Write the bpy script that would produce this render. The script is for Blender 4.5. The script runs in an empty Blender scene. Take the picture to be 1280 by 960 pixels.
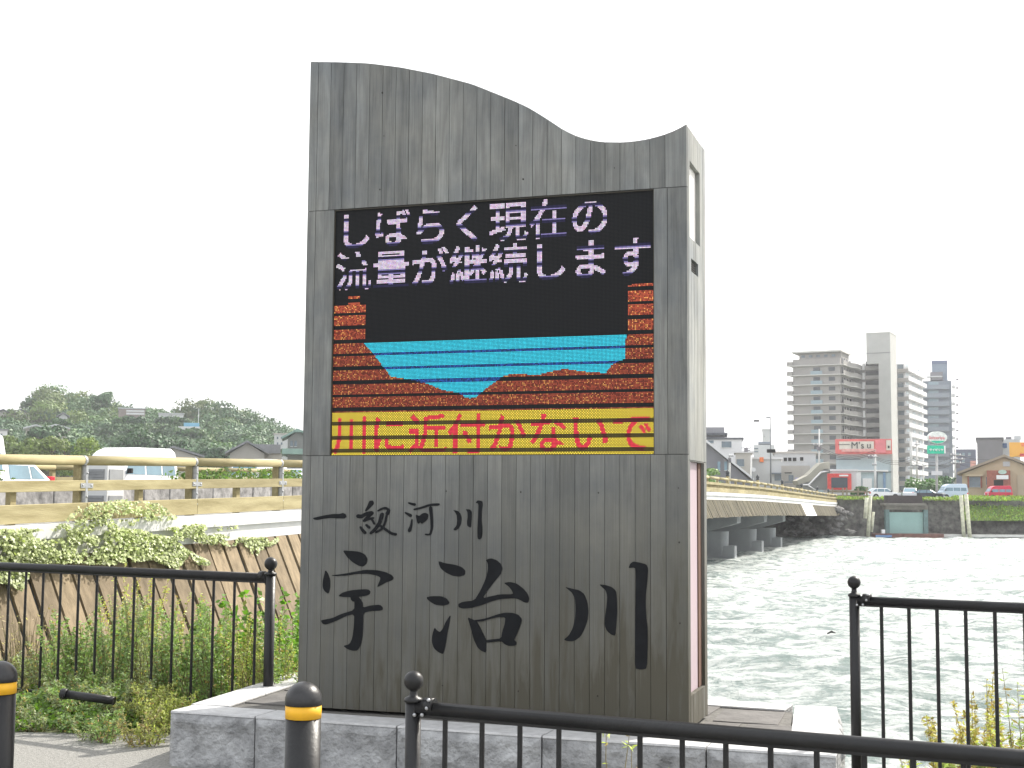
import bpy, bmesh, math, random
import numpy as np
from mathutils import Vector, Matrix
from mathutils.geometry import tessellate_polygon

SC = bpy.context.scene
COL = SC.collection
R = random.Random(7)
RNG = np.random.default_rng(7)

# ------------------------------------------------------------------ camera, world, sun, exposure
F = 1689.0; PIT = .0862; ROL = .0072; EYE = 1.5
cd = bpy.data.cameras.new('camera'); cam = bpy.data.objects.new('camera', cd); COL.objects.link(cam)
cd.sensor_width = 36; cd.lens = F / 1280 * 36; cd.clip_start = .1; cd.clip_end = 9000
cam.matrix_world = Matrix.Translation((0, 0, EYE)) @ Matrix.Rotation(math.pi/2 + PIT, 4, 'X') @ Matrix.Rotation(ROL, 4, 'Z')
SC.camera = cam

SUN_AZ = math.atan2(.75, .66); SUN_EL = math.radians(42)
w = bpy.data.worlds.new('World'); SC.world = w; w.use_nodes = True
nt = w.node_tree; bg = nt.nodes['Background']
sky = nt.nodes.new('ShaderNodeTexSky'); sky.sky_type = 'NISHITA'; sky.sun_disc = False
sky.sun_elevation = SUN_EL; sky.sun_rotation = SUN_AZ; sky.air_density = 1.6; sky.dust_density = 7; sky.ozone_density = 1.0
hz = nt.nodes.new('ShaderNodeMix'); hz.data_type = 'RGBA'; hz.inputs[0].default_value = .75
hz.inputs[7].default_value = (9.6, 9.7, 9.9, 1)          # thin bright overcast veil over the whole sky
nt.links.new(sky.outputs[0], hz.inputs[6]); nt.links.new(hz.outputs[2], bg.inputs[0])
bg.inputs[1].default_value = .12
sd = bpy.data.lights.new('sun', 'SUN'); sd.energy = 4.7; sd.angle = math.radians(.6); sd.color = (1, .95, .87)
so = bpy.data.objects.new('sun', sd); COL.objects.link(so)
so.rotation_euler = Vector((math.sin(SUN_AZ)*math.cos(SUN_EL), math.cos(SUN_AZ)*math.cos(SUN_EL), math.sin(SUN_EL))).to_track_quat('Z', 'Y').to_euler()
vs = SC.view_settings; vs.view_transform = 'Standard'; vs.look = 'None'; vs.gamma = 1; vs.exposure = .7
EXPO = 2 ** vs.exposure

# ------------------------------------------------------------------ geometry of the view (used only to measure places)
def ray(x, y):
    u = (x-640)/F; v = (480-y)/F
    cr, sr = math.cos(ROL), math.sin(ROL)
    u, v = u*cr-v*sr, u*sr+v*cr
    c, s = math.cos(PIT), math.sin(PIT)
    return (u, c-v*s, s+v*c)
def at(x, y, D):
    r = ray(x, y); k = D/r[1]; return Vector((r[0]*k, D, EYE+r[2]*k))
def gz(x, y, z):
    r = ray(x, y); k = (z-EYE)/r[2]; return Vector((r[0]*k, r[1]*k, z))

# ------------------------------------------------------------------ helpers
def lin(c):
    return tuple((v/12.92 if v <= .04045 else ((v+.055)/1.055)**2.4) for v in c)
MATS = {}
def M(name, col, rough=.75, metal=0., var=.18, scale=3., bump=0., bscale=25., rnd=0., col2=None, stretch=None, spec=.4, attr=None):
    if name in MATS: return MATS[name]
    m = bpy.data.materials.new(name); m.use_nodes = True; MATS[name] = m
    t = m.node_tree; N = t.nodes; L = t.links; b = N['Principled BSDF']
    b.inputs['Roughness'].default_value = rough; b.inputs['Metallic'].default_value = metal
    b.inputs['Specular IOR Level'].default_value = spec
    tc = N.new('ShaderNodeTexCoord'); mp = N.new('ShaderNodeMapping'); L.new(tc.outputs['Object'], mp.inputs[0])
    if stretch: mp.inputs['Scale'].default_value = stretch
    oi = N.new('ShaderNodeObjectInfo')
    if rnd:
        ml = N.new('ShaderNodeMath'); ml.operation = 'MULTIPLY'; ml.inputs[1].default_value = 57
        L.new(oi.outputs['Random'], ml.inputs[0]); L.new(ml.outputs[0], mp.inputs['Location'])
    no = N.new('ShaderNodeTexNoise'); no.inputs['Scale'].default_value = scale; no.inputs['Detail'].default_value = 6
    no.inputs['Roughness'].default_value = .62
    L.new(mp.outputs[0], no.inputs[0])
    rp = N.new('ShaderNodeValToRGB'); L.new(no.outputs[0], rp.inputs[0])
    rp.color_ramp.elements[0].position = .3; rp.color_ramp.elements[1].position = .7
    c2 = col2 or tuple(min(1, c*(1+var)) for c in col)
    rp.color_ramp.elements[0].color = (*[c*(1-var) for c in col], 1); rp.color_ramp.elements[1].color = (*c2, 1)
    out = rp.outputs[0]
    if rnd:
        mr = N.new('ShaderNodeMapRange'); mr.inputs[3].default_value = 1-rnd; mr.inputs[4].default_value = 1+rnd
        L.new(oi.outputs['Random'], mr.inputs[0])
        mx = N.new('ShaderNodeVectorMath'); mx.operation = 'SCALE'; L.new(out, mx.inputs[0]); L.new(mr.outputs[0], mx.inputs[3])
        out = mx.outputs[0]
    if attr:
        at_ = N.new('ShaderNodeAttribute'); at_.attribute_name = attr
        mx = N.new('ShaderNodeVectorMath'); mx.operation = 'MULTIPLY'; L.new(out, mx.inputs[0]); L.new(at_.outputs['Color'], mx.inputs[1])
        out = mx.outputs[0]
    L.new(out, b.inputs['Base Color'])
    if bump:
        nb = N.new('ShaderNodeTexNoise'); nb.inputs['Scale'].default_value = bscale; nb.inputs['Detail'].default_value = 8
        L.new(mp.outputs[0], nb.inputs[0])
        bp = N.new('ShaderNodeBump'); bp.inputs['Strength'].default_value = bump; bp.inputs['Distance'].default_value = .02
        L.new(nb.outputs[0], bp.inputs['Height']); L.new(bp.outputs[0], b.inputs['Normal'])
    return m

def tag(o, label=None, cat=None, group=None, kind=None):
    if label: o['label'] = label
    if cat: o['category'] = cat
    if group: o['group'] = group
    if kind: o['kind'] = kind
    return o
def thing(name, label, cat, loc=(0, 0, 0), group=None, rz=0):
    o = bpy.data.objects.new(name, None); COL.objects.link(o); o.location = loc; o.rotation_euler = (0, 0, rz)
    o.empty_display_size = .2
    return tag(o, label, cat, group)
def copy_tree(o, parent=None):
    c = o.copy(); COL.objects.link(c); c.parent = parent
    for ch in list(o.children): copy_tree(ch, c)
    return c

class MB:
    def __init__(s): s.v = []; s.f = []; s.smooth = set()
    def add(s, vs, fs, smooth=False):
        b = len(s.v); s.v += [tuple(p) for p in vs]
        for f in fs:
            if smooth: s.smooth.add(len(s.f))
            s.f.append(tuple(b+i for i in f))
        return s
    def hexa(s, p):   # 8 points: bottom 4 ccw, top 4 ccw
        return s.add(p, [(3, 2, 1, 0), (4, 5, 6, 7), (0, 1, 5, 4), (1, 2, 6, 5), (2, 3, 7, 6), (3, 0, 4, 7)])
    def box(s, x0, x1, y0, y1, z0, z1):
        return s.hexa([(x0, y0, z0), (x1, y0, z0), (x1, y1, z0), (x0, y1, z0), (x0, y0, z1), (x1, y0, z1), (x1, y1, z1), (x0, y1, z1)])
    def prism(s, pts, axis, a, b):   # polygon (2d) extruded along axis 'x','y','z' from a to b
        n = len(pts)
        def P(p, t): return (t, p[0], p[1]) if axis == 'x' else ((p[0], t, p[1]) if axis == 'y' else (p[0], p[1], t))
        vs = [P(p, a) for p in pts] + [P(p, b) for p in pts]
        tri = tessellate_polygon([[Vector((p[0], p[1], 0)) for p in pts]])
        fs = [tuple(t) for t in tri] + [tuple(i+n for i in reversed(t)) for t in tri]
        fs += [(i, (i+1) % n, (i+1) % n+n, i+n) for i in range(n)]
        return s.add(vs, fs)
    def tube(s, pts, r, n=10, cap=True):
        pts = [Vector(p) for p in pts]; rs = r if isinstance(r, (list, tuple)) else [r]*len(pts)
        vs = []; prev = None
        for i, p in enumerate(pts):
            d = (pts[min(i+1, len(pts)-1)]-pts[max(i-1, 0)]).normalized()
            a = prev if prev is not None else (Vector((0, 0, 1)) if abs(d.z) < .9 else Vector((1, 0, 0)))
            u = d.cross(a).normalized(); v = u.cross(d).normalized(); prev = v
            for k in range(n):
                t = 2*math.pi*k/n; vs.append(p+u*math.cos(t)*rs[i]+v*math.sin(t)*rs[i])
        fs = []
        for i in range(len(pts)-1):
            for k in range(n):
                fs.append((i*n+k, i*n+(k+1) % n, (i+1)*n+(k+1) % n, (i+1)*n+k))
        s.add(vs, fs, True)
        if cap:
            b = len(s.v)-len(vs)
            s.f.append(tuple(b+k for k in reversed(range(n)))); s.f.append(tuple(b+(len(pts)-1)*n+k for k in range(n)))
        return s
    def lathe(s, c, prof, n=24):   # prof: (r,z)
        vs = [(c[0]+r*math.cos(2*math.pi*k/n), c[1]+r*math.sin(2*math.pi*k/n), c[2]+z) for r, z in prof for k in range(n)]
        fs = [(i*n+k, i*n+(k+1) % n, (i+1)*n+(k+1) % n, (i+1)*n+k) for i in range(len(prof)-1) for k in range(n)]
        s.add(vs, fs, True)
        b = len(s.v)-len(vs); s.f.append(tuple(b+k for k in reversed(range(n)))); s.f.append(tuple(b+(len(prof)-1)*n+k for k in range(n)))
        return s
    def ball(s, c, r, n=16, sz=1.):
        return s.lathe(c, [(max(1e-4, r*math.sin(math.pi*i/n)), -r*sz*math.cos(math.pi*i/n)) for i in range(n+1)], n+4)
    def build(s, name, mat, parent=None, label=None, bevel=0, loc=None, kind=None):
        me = bpy.data.meshes.new(name); v = np.array(s.v, dtype=float)
        off = np.array(loc if loc is not None else (0, 0, 0), float)
        if loc is not None: v = v-off
        me.from_pydata([tuple(p) for p in v], [], s.f); me.materials.append(mat)
        if s.smooth:
            fl = np.zeros(len(s.f), bool); fl[list(s.smooth)] = True; me.polygons.foreach_set('use_smooth', fl)
        bmm = bmesh.new(); bmm.from_mesh(me); bmesh.ops.recalc_face_normals(bmm, faces=bmm.faces); bmm.to_mesh(me); bmm.free()
        me.update()
        o = bpy.data.objects.new(name, me); COL.objects.link(o)
        if loc is not None: o.location = loc
        if parent: o.parent = parent
        if label: o['label'] = label
        if kind: o['kind'] = kind
        if bevel:
            b = o.modifiers.new('bevel', 'BEVEL'); b.width = bevel; b.segments = 2; b.limit_method = 'ANGLE'; b.angle_limit = math.radians(50)
            b.harden_normals = False
        return o

def leafobj(name, C, N, size, mat, parent=None, tint=None, aspect=2.0, loc=None, D=None):
    """many small folded leaf faces: C centres, N normals (any), size per leaf, D length direction"""
    n = len(C); C = np.asarray(C, float); size = np.broadcast_to(np.asarray(size, float), (n,)).reshape(-1, 1)
    N = np.asarray(N, float); N /= np.linalg.norm(N, axis=1, keepdims=True)+1e-9
    if D is None: D = RNG.normal(size=(n, 3))
    D = D - N*(D*N).sum(1, keepdims=True); D /= np.linalg.norm(D, axis=1, keepdims=True)+1e-9
    S = np.cross(N, D)
    a = C - D*size; c = C + D*size; b = C + S*size/aspect + N*size*.15; d = C - S*size/aspect + N*size*.15
    V = np.stack([a, b, c, d], 1).reshape(-1, 3)
    me = bpy.data.meshes.new(name); me.vertices.add(4*n); me.vertices.foreach_set('co', V.ravel())
    me.loops.add(4*n); me.loops.foreach_set('vertex_index', np.arange(4*n, dtype=np.int32))
    me.polygons.add(n); me.polygons.foreach_set('loop_start', np.arange(0, 4*n, 4, dtype=np.int32))
    me.polygons.foreach_set('loop_total', np.full(n, 4, dtype=np.int32))
    me.materials.append(mat); me.update(); me.validate()
    if tint is None: tint = np.clip(RNG.normal(1, .28, (n, 1)), .35, 1.9)*np.array([[1, 1, 1]]) * np.clip(RNG.normal(1, .1, (n, 3)), .6, 1.4)
    ca = me.color_attributes.new('tint', 'FLOAT_COLOR', 'POINT')
    cc = np.ones((n, 4, 4)); cc[:, :, :3] = np.asarray(tint)[:, None, :]; ca.data.foreach_set('color', cc.ravel())
    o = bpy.data.objects.new(name, me); COL.objects.link(o)
    if parent: o.parent = parent
    if loc is not None: o.location = loc
    return o

def LM(name, col, rough=.55, trans=.3):
    if name in MATS: return MATS[name]
    m = M(name, col, rough, var=.2, scale=.8, attr='tint')
    t = m.node_tree; N = t.nodes; L = t.links; b = N['Principled BSDF']
    src = b.inputs['Base Color'].links[0].from_socket
    tr = N.new('ShaderNodeBsdfTranslucent'); mx = N.new('ShaderNodeMixShader'); mx.inputs[0].default_value = trans
    br = N.new('ShaderNodeVectorMath'); br.operation = 'MULTIPLY'; br.inputs[1].default_value = (1.5, 1.7, .7)
    L.new(src, br.inputs[0]); L.new(br.outputs[0], tr.inputs[0])
    L.new(b.outputs[0], mx.inputs[1]); L.new(tr.outputs[0], mx.inputs[2]); L.new(mx.outputs[0], N['Material Output'].inputs[0])
    return m

def vnoise(x, y, seed=0):   # smooth value noise
    r = np.random.default_rng(seed).random((256, 256))
    xi = np.floor(x).astype(int); yi = np.floor(y).astype(int); fx = x-xi; fy = y-yi
    fx = fx*fx*(3-2*fx); fy = fy*fy*(3-2*fy)
    g = lambda a, b: r[a % 256, b % 256]
    return (g(xi, yi)*(1-fx)+g(xi+1, yi)*fx)*(1-fy)+(g(xi, yi+1)*(1-fx)+g(xi+1, yi+1)*fx)*fy
def fbm(x, y, oct=4, seed=0):
    s = 0; a = 1; t = 0
    for i in range(oct): s = s+a*vnoise(x*2**i, y*2**i, seed+i); t += a; a *= .5
    return s/t
def grid(name, X, Y, Z, mat, smooth=True):
    ny, nx = X.shape; me = bpy.data.meshes.new(name)
    i = np.arange(ny*nx).reshape(ny, nx)
    q = np.stack([i[:-1, :-1], i[:-1, 1:], i[1:, 1:], i[1:, :-1]], -1).reshape(-1, 4)
    me.vertices.add(nx*ny); me.vertices.foreach_set('co', np.stack([X, Y, Z], -1).ravel())
    me.loops.add(q.size); me.loops.foreach_set('vertex_index', q.ravel().astype(np.int32))
    me.polygons.add(len(q)); me.polygons.foreach_set('loop_start', np.arange(0, q.size, 4, dtype=np.int32))
    me.polygons.foreach_set('loop_total', np.full(len(q), 4, dtype=np.int32))
    me.polygons.foreach_set('use_smooth', np.full(len(q), smooth)); me.materials.append(mat); me.update(); me.validate()
    o = bpy.data.objects.new(name, me); COL.objects.link(o); return o

# ------------------------------------------------------------------ materials
black_paint = M('black_paint', (.013, .0132, .014), .42, .0, var=.3, scale=6, bump=.08, bscale=60, spec=.35)
galv = M('galvanised_steel', (.38, .39, .4), .4, .7, var=.2, scale=20)
rail_wood = M('rail_wood', (.27, .225, .105), .8, var=.22, scale=1.2, bump=.25, bscale=10, rnd=.14, stretch=(6, .8, 6), col2=(.37, .32, .18))
fascia_wood = M('fascia_wood', (.165, .125, .072), .85, var=.3, scale=1.3, bump=.3, bscale=8, rnd=.3, stretch=(5, 5, .8), col2=(.26, .20, .125))
concrete = M('concrete', (.55, .55, .53), .85, var=.14, scale=.8, bump=.2, bscale=10)
pierm = M('pier_concrete', (.29, .305, .315), .85, var=.12, scale=.7, bump=.15, bscale=6)
dark_conc = M('river_concrete', (.22, .23, .24), .85, var=.2, scale=.7, bump=.2, bscale=6)
white_paint = M('white_paint', (.8, .8, .8), .4, var=.04)
glass = M('window_glass', (.10, .14, .17), .12, var=.3, scale=.5, spec=.8)
glass_blue = M('vehicle_glass', (.14, .24, .30), .1, var=.2, scale=.8, spec=.8)
dark = M('dark_gap', (.02, .02, .02), .9)
asphalt = M('asphalt', (.09, .09, .09), .9, var=.2, scale=2, bump=.2, bscale=60)

# ------------------------------------------------------------------ terrain and water
FP = Vector((-3.78, 10.09)); FD = Vector((.871, -.491)); FN = Vector((.491, .871))
def bank_z(X, Y):
    q = (X-FP.x)*FN.x+(Y-FP.y)*FN.y
    k = np.clip((X+4.5)/5.5, 0, 1); slope = .17*(1-k)+1.35*k
    z = -np.clip(q-.4, 0, None)*slope
    low = -1.7*(1-k)+-4.*k
    return np.maximum(z, low)
gx, gy = np.meshgrid(np.linspace(-60, 40, 251), np.linspace(-12, 34, 161))
gzv = bank_z(gx, gy)
qq = (gx-FP.x)*FN.x+(gy-FP.y)*FN.y
gzv = gzv + np.where(qq > .4, (fbm(gx*1.5, gy*1.5, 3, 5)-.5)*.25, 0)
gm = M('bank_soil', (.10, .085, .05), .95, var=.4, scale=1.4, bump=.6, bscale=12, col2=(.10, .12, .05))
tag(grid('riverbank', gx, gy, gzv-.012, gm), kind='structure')
# paved path: exposed aggregate
pm = M('path_aggregate', (.25, .245, .228), .9, var=.35, scale=55, bump=.8, bscale=120)
mb = MB(); c1 = gz(60, 917, 0); dv = Vector((1, .03, 0)).normalized()
edge = [c1-dv*40+Vector((0, 22, 0)), c1-dv*6+Vector((0, 2.6, 0)), c1-dv*1.5+Vector((0, .45, 0)), c1-dv*.5+Vector((0, .08, 0)), c1+dv*.5, c1+dv*1.2+Vector((0, .1, 0)), c1+dv*2+Vector((0, .05, 0)), Vector((-.4, 8.1, 0)), Vector((2.2, 6.5, 0)), Vector((40, -14.8, 0))]
pts = [(p.x, p.y) for p in edge]+[(60, -60), (-60, -60)]
mb.prism(pts[::-1], 'z', -.15, 0); tag(mb.build('path', pm), kind='structure')
big = MB(); big.add([(-200, -60, -.3), (200, -60, -.3), (200, -12, -.3), (-200, -12, -.3)], [(0, 1, 2, 3)])
tag(big.build('ground', asphalt), kind='structure')

WZ = -2.42
ys = np.concatenate([np.linspace(7, 60, 330)[:-1], np.linspace(60, 420, 360)])
xs = np.linspace(-1, 1, 420)
wx = np.outer(np.full_like(ys, 1), xs)*(18+ys[:, None]*.62)+ys[:, None]*.12; wy = np.repeat(ys[:, None], 420, 1)
h = (fbm(wx*.22, wy*.45, 5, 11)-.5)*.85 + (fbm(wx*1.1+3, wy*2.2, 3, 21)-.5)*.24
h = h*np.clip((430-wy)/200, .2, 1)
wm = bpy.data.materials.new('river_water'); wm.use_nodes = True; t = wm.node_tree; N = t.nodes; L = t.links; b = N['Principled BSDF']
tc = N.new('ShaderNodeTexCoord'); mp = N.new('ShaderNodeMapping'); mp.inputs['Scale'].default_value = (.55, 1.0, 1); L.new(tc.outputs['Object'], mp.inputs[0])
n1 = N.new('ShaderNodeTexNoise'); n1.inputs['Scale'].default_value = .55; n1.inputs['Detail'].default_value = 12; n1.inputs['Roughness'].default_value = .74; n1.inputs['Distortion'].default_value = 1.5
n2 = N.new('ShaderNodeTexNoise'); n2.inputs['Scale'].default_value = 2.6; n2.inputs['Detail'].default_value = 8; n2.inputs['Roughness'].default_value = .7
L.new(mp.outputs[0], n1.inputs[0]); L.new(mp.outputs[0], n2.inputs[0])
rp = N.new('ShaderNodeValToRGB'); rp.color_ramp.elements[0].position = .445; rp.color_ramp.elements[1].position = .585
rp.color_ramp.elements[0].color = (.0, .0, .0, 1); rp.color_ramp.elements[1].color = (1, 1, 1, 1)
ad = N.new('ShaderNodeMath'); ad.operation = 'MULTIPLY_ADD'; ad.inputs[1].default_value = .5; L.new(n2.outputs[0], ad.inputs[0]); 
sb = N.new('ShaderNodeMath'); sb.operation = 'MULTIPLY_ADD'; sb.inputs[1].default_value = .5; sb.inputs[2].default_value = 0; L.new(n1.outputs[0], sb.inputs[0]); L.new(sb.outputs[0], ad.inputs[2])
L.new(ad.outputs[0], rp.inputs[0])
mx = N.new('ShaderNodeMix'); mx.data_type = 'RGBA'; mx.inputs[6].default_value = (.175, .232, .218, 1); mx.inputs[7].default_value = (.56, .58, .57, 1)
L.new(rp.outputs[0], mx.inputs[0]); L.new(mx.outputs[2], b.inputs['Base Color'])
rr = N.new('ShaderNodeMapRange'); rr.inputs[3].default_value = .12; rr.inputs[4].default_value = .6; L.new(rp.outputs[0], rr.inputs[0]); L.new(rr.outputs[0], b.inputs['Roughness'])
bp = N.new('ShaderNodeBump'); bp.inputs['Strength'].default_value = .95; bp.inputs['Distance'].default_value = .42; L.new(ad.outputs[0], bp.inputs['Height']); L.new(bp.outputs[0], b.inputs['Normal'])
b.inputs['IOR'].default_value = 1.33
tag(grid('river', wx, wy, WZ+h, wm), kind='structure')

# far side land
FZ = 2.0
bankline = [(-700, 460), (-400, 335), (-60, 210), (20, 168), (33, 157), (400, 162), (700, 170)]
mb = MB(); pts = [(x, y+1.55) for x, y in bankline]+[(700, 700), (-700, 700)]
mb.prism(pts, 'z', FZ-.15, FZ-.02)
tag(mb.build('far_ground', M('far_ground', (.14, .15, .10), .95, var=.3, scale=.05)), kind='structure')
mb = MB(); mb.prism([(-200, 171), (20, 174), (40, 163), (400, 168), (400, 184), (-200, 184)], 'z', FZ-.5, FZ+.0)
tag(mb.build('far_road', asphalt), kind='structure')

# ------------------------------------------------------------------ the river sign
A = .3188; SX, SY = -1.2301, 7.9583; W = 2.2908; BZ = .3; TH = .558
EX = Vector((math.cos(A), -math.sin(A))); NX = Vector((math.sin(A), math.cos(A)))
def sp(x, y):      # place on the sign's front plane: (along, height above its base)
    r = ray(x, y); k = (SX*NX.x+SY*NX.y)/(r[0]*NX.x+r[1]*NX.y)
    dx, dy = r[0]*k-SX, r[1]*k-SY
    return (dx*EX.x+dy*EX.y, EYE+r[2]*k-BZ)
J1 = 3.2135-BZ; J2 = 1.755-BZ; S0, S1 = .1768, 2.1067; Z1, Z0 = 3.2112-BZ, 1.7518-BZ
sign = thing('river_sign', 'tall weathered wooden river sign with wavy top, LED display and carved black calligraphy', 'sign', (SX, SY, BZ), rz=-A)
crv = [sp(*p) for p in [(389, 77), (420, 77.5), (460, 79), (500, 84), (541, 92), (590, 105), (640, 125), (660, 134), (686, 150), (705, 163), (725, 172), (750, 177.5), (780, 178), (805, 175), (825, 170), (845, 163), (858, 155)]]
crv[0] = (0, crv[0][1]); crv[-1] = (W, crv[-1][1])
cxs = [c[0] for c in crv]; czs = [c[1] for c in crv]
def ztop(s):
    k = np.array([s-.03, s, s+.03]); return float(np.interp(np.clip(k, 0, W), cxs, czs).mean()) if .03 < s < W-.03 else float(np.interp(s, cxs, czs))
# weathered planks
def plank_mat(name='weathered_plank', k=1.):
    m = bpy.data.materials.new(name); m.use_nodes = True; t = m.node_tree; N = t.nodes; L = t.links; b = N['Principled BSDF']
    tc = N.new('ShaderNodeTexCoord'); oi = N.new('ShaderNodeObjectInfo')
    ml = N.new('ShaderNodeMath'); ml.operation = 'MULTIPLY'; ml.inputs[1].default_value = 91; L.new(oi.outputs['Random'], ml.inputs[0])
    mp = N.new('ShaderNodeMapping'); mp.inputs['Scale'].default_value = (13, 13, 1.5); L.new(tc.outputs['Object'], mp.inputs[0]); L.new(ml.outputs[0], mp.inputs['Location'])
    g = N.new('ShaderNodeTexNoise'); g.inputs['Scale'].default_value = 1.6; g.inputs['Detail'].default_value = 9; g.inputs['Roughness'].default_value = .6; g.inputs['Distortion'].default_value = .5
    L.new(mp.outputs[0], g.inputs[0])
    mp2 = N.new('ShaderNodeMapping'); mp2.inputs['Scale'].default_value = (120, 120, 1.6); L.new(tc.outputs['Object'], mp2.inputs[0]); L.new(ml.outputs[0], mp2.inputs['Location'])
    g2 = N.new('ShaderNodeTexNoise'); g2.inputs['Scale'].default_value = 1.3; g2.inputs['Detail'].default_value = 5; L.new(mp2.outputs[0], g2.inputs[0])
    bl = N.new('ShaderNodeTexNoise'); bl.inputs['Scale'].default_value = 1.7; bl.inputs['Detail'].default_value = 5; bl.inputs['Roughness'].default_value = .65; L.new(tc.outputs['Object'], bl.inputs[0])
    r1 = N.new('ShaderNodeValToRGB'); r1.color_ramp.elements[0].position = .3; r1.color_ramp.elements[1].position = .72
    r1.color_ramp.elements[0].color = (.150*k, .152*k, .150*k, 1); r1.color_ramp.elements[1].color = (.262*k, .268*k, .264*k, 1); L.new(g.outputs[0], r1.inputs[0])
    # fine grain
    r2 = N.new('ShaderNodeMapRange'); r2.inputs[1].default_value = .3; r2.inputs[2].default_value = .7; r2.inputs[3].default_value = .87; r2.inputs[4].default_value = 1.09; L.new(g2.outputs[0], r2.inputs[0])
    m1 = N.new('ShaderNodeVectorMath'); m1.operation = 'SCALE'; L.new(r1.outputs[0], m1.inputs[0]); L.new(r2.outputs[0], m1.inputs[3])
    r3 = N.new('ShaderNodeMapRange'); r3.inputs[3].default_value = .83; r3.inputs[4].default_value = 1.15; L.new(oi.outputs['Random'], r3.inputs[0])
    m2 = N.new('ShaderNodeVectorMath'); m2.operation = 'SCALE'; L.new(m1.outputs[0], m2.inputs[0]); L.new(r3.outputs[0], m2.inputs[3])
    # blotchy wear, some bluish some warm
    r4 = N.new('ShaderNodeValToRGB'); r4.color_ramp.elements[0].position = .35; r4.color_ramp.elements[1].position = .68
    r4.color_ramp.elements[0].color = (.76, .80, .84, 1); r4.color_ramp.elements[1].color = (1.16, 1.15, 1.08, 1); L.new(bl.outputs[0], r4.inputs[0])
    m3 = N.new('ShaderNodeVectorMath'); m3.operation = 'MULTIPLY'; L.new(m2.outputs[0], m3.inputs[0]); L.new(r4.outputs[0], m3.inputs[1])
    # damp brown-green staining of the foot of the boards
    sx = N.new('ShaderNodeSeparateXYZ'); L.new(tc.outputs['Object'], sx.inputs[0])
    zr = N.new('ShaderNodeMapRange'); zr.inputs[1].default_value = 1.75; zr.inputs[2].default_value = .0; zr.inputs[3].default_value = 0.08; zr.inputs[4].default_value = 2.1; L.new(sx.outputs[2], zr.inputs[0])
    zn = N.new('ShaderNodeMath'); zn.operation = 'MULTIPLY'; L.new(zr.outputs[0], zn.inputs[0]); L.new(g.outputs[0], zn.inputs[1])
    xr = N.new('ShaderNodeMapRange'); xr.inputs[1].default_value = .2; xr.inputs[2].default_value = 2.29; xr.inputs[3].default_value = .72; xr.inputs[4].default_value = 1.15; L.new(sx.outputs[0], xr.inputs[0])
    zm = N.new('ShaderNodeMath'); zm.operation = 'MULTIPLY'; zm.use_clamp = True; L.new(zn.outputs[0], zm.inputs[0]); L.new(xr.outputs[0], zm.inputs[1])
    mx = N.new('ShaderNodeMix'); mx.data_type = 'RGBA'; mx.inputs[7].default_value = (.078, .073, .056, 1); L.new(zm.outputs[0], mx.inputs[0]); L.new(m3.outputs[0], mx.inputs[6])
    L.new(mx.outputs[2], b.inputs['Base Color']); b.inputs['Roughness'].default_value = .85; b.inputs['Specular IOR Level'].default_value = .3
    bp = N.new('ShaderNodeBump'); bp.inputs['Strength'].default_value = .35; bp.inputs['Distance'].default_value = .004; L.new(g2.outputs[0], bp.inputs['Height']); L.new(bp.outputs[0], b.inputs['Normal'])
    return m
PM = plank_mat(); PMS = plank_mat('lit_side_plank', 1.4)  # side boards: sunlit brightness painted in as a lighter plank colour
edges = [0, .055]
while edges[-1] < W-.1: edges.append(edges[-1]+.0846)
edges[-1] = W
def plank(s0, s1, z0, z1, curved=False):
    t0 = R.uniform(-.0010, .0006); g = .0011
    a, b = s0+g, s1-g
    if curved: top = [(a+(b-a)*k/3, ztop(a+(b-a)*k/3)) for k in (3, 2, 1, 0)]
    else: top = [(b, z1-.0015), (a, z1-.0015)]
    mb = MB(); mb.prism([(a, z0+.0015), (b, z0+.0015)]+top, 'y', t0, .03)
    mb.build('plank', PM, sign, bevel=.0007)
for a, b in zip(edges[:-1], edges[1:]):
    plank(a, b, J1, 0, True); plank(a, b, .004, J2)
plank(0, .055, J2, J1); plank(.055, S0, J2, J1)
plank(S1, S1+.075, J2, J1); plank(S1+.075, W, J2, J1)
# dark core and back
pc = [(.012, .01), (W-.034, .01)]+[(x if x < W-.1 else W-.034, z-.012) for x, z in reversed(crv)]; pc[-1] = (.012, pc[-1][1])
mb = MB(); mb.prism(pc, 'y', .031, TH-.02)
mb.build('core', M('sign_core', (.06, .058, .055), .9), sign)
# side faces
def side_cells(x0, x1, holes, ts):
    for a, b in zip(ts[:-1], ts[1:]):
        tc_ = (a+b)/2; zt = ztop(W if x0 > 1 else 0)-.006
        cuts = sorted((h[2], h[3]) for h in holes if h[0] < tc_ < h[1])
        z = .004; segs = []
        for c0, c1 in cuts: segs.append((z, c0)); z = c1
        segs.append((z, zt)); sep = J2-.03
        out = []
        for c0, c1 in segs:
            if c0 < sep < c1: out += [(c0, sep-.0015), (sep+.0015, c1)]
            else: out.append((c0, c1))
        for c0, c1 in out:
            o_ = R.uniform(-.001, .0015)
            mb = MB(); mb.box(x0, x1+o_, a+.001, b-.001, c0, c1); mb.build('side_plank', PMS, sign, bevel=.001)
holes = [(.075, .39, 2.95-BZ, 3.375-BZ), (.115, .33, 2.765-BZ, 2.838-BZ), (.055, .48, .475-BZ, 1.72-BZ)]
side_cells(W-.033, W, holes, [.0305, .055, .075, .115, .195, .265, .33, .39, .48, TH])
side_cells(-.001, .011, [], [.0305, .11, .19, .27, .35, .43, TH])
mb = MB(); mb.box(W-.033, W-.026, .075, .39, 2.95-BZ, 3.375-BZ); mb.build('access_panel', M('panel_white', (.74, .73, .71), .5, var=.05), sign)
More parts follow.
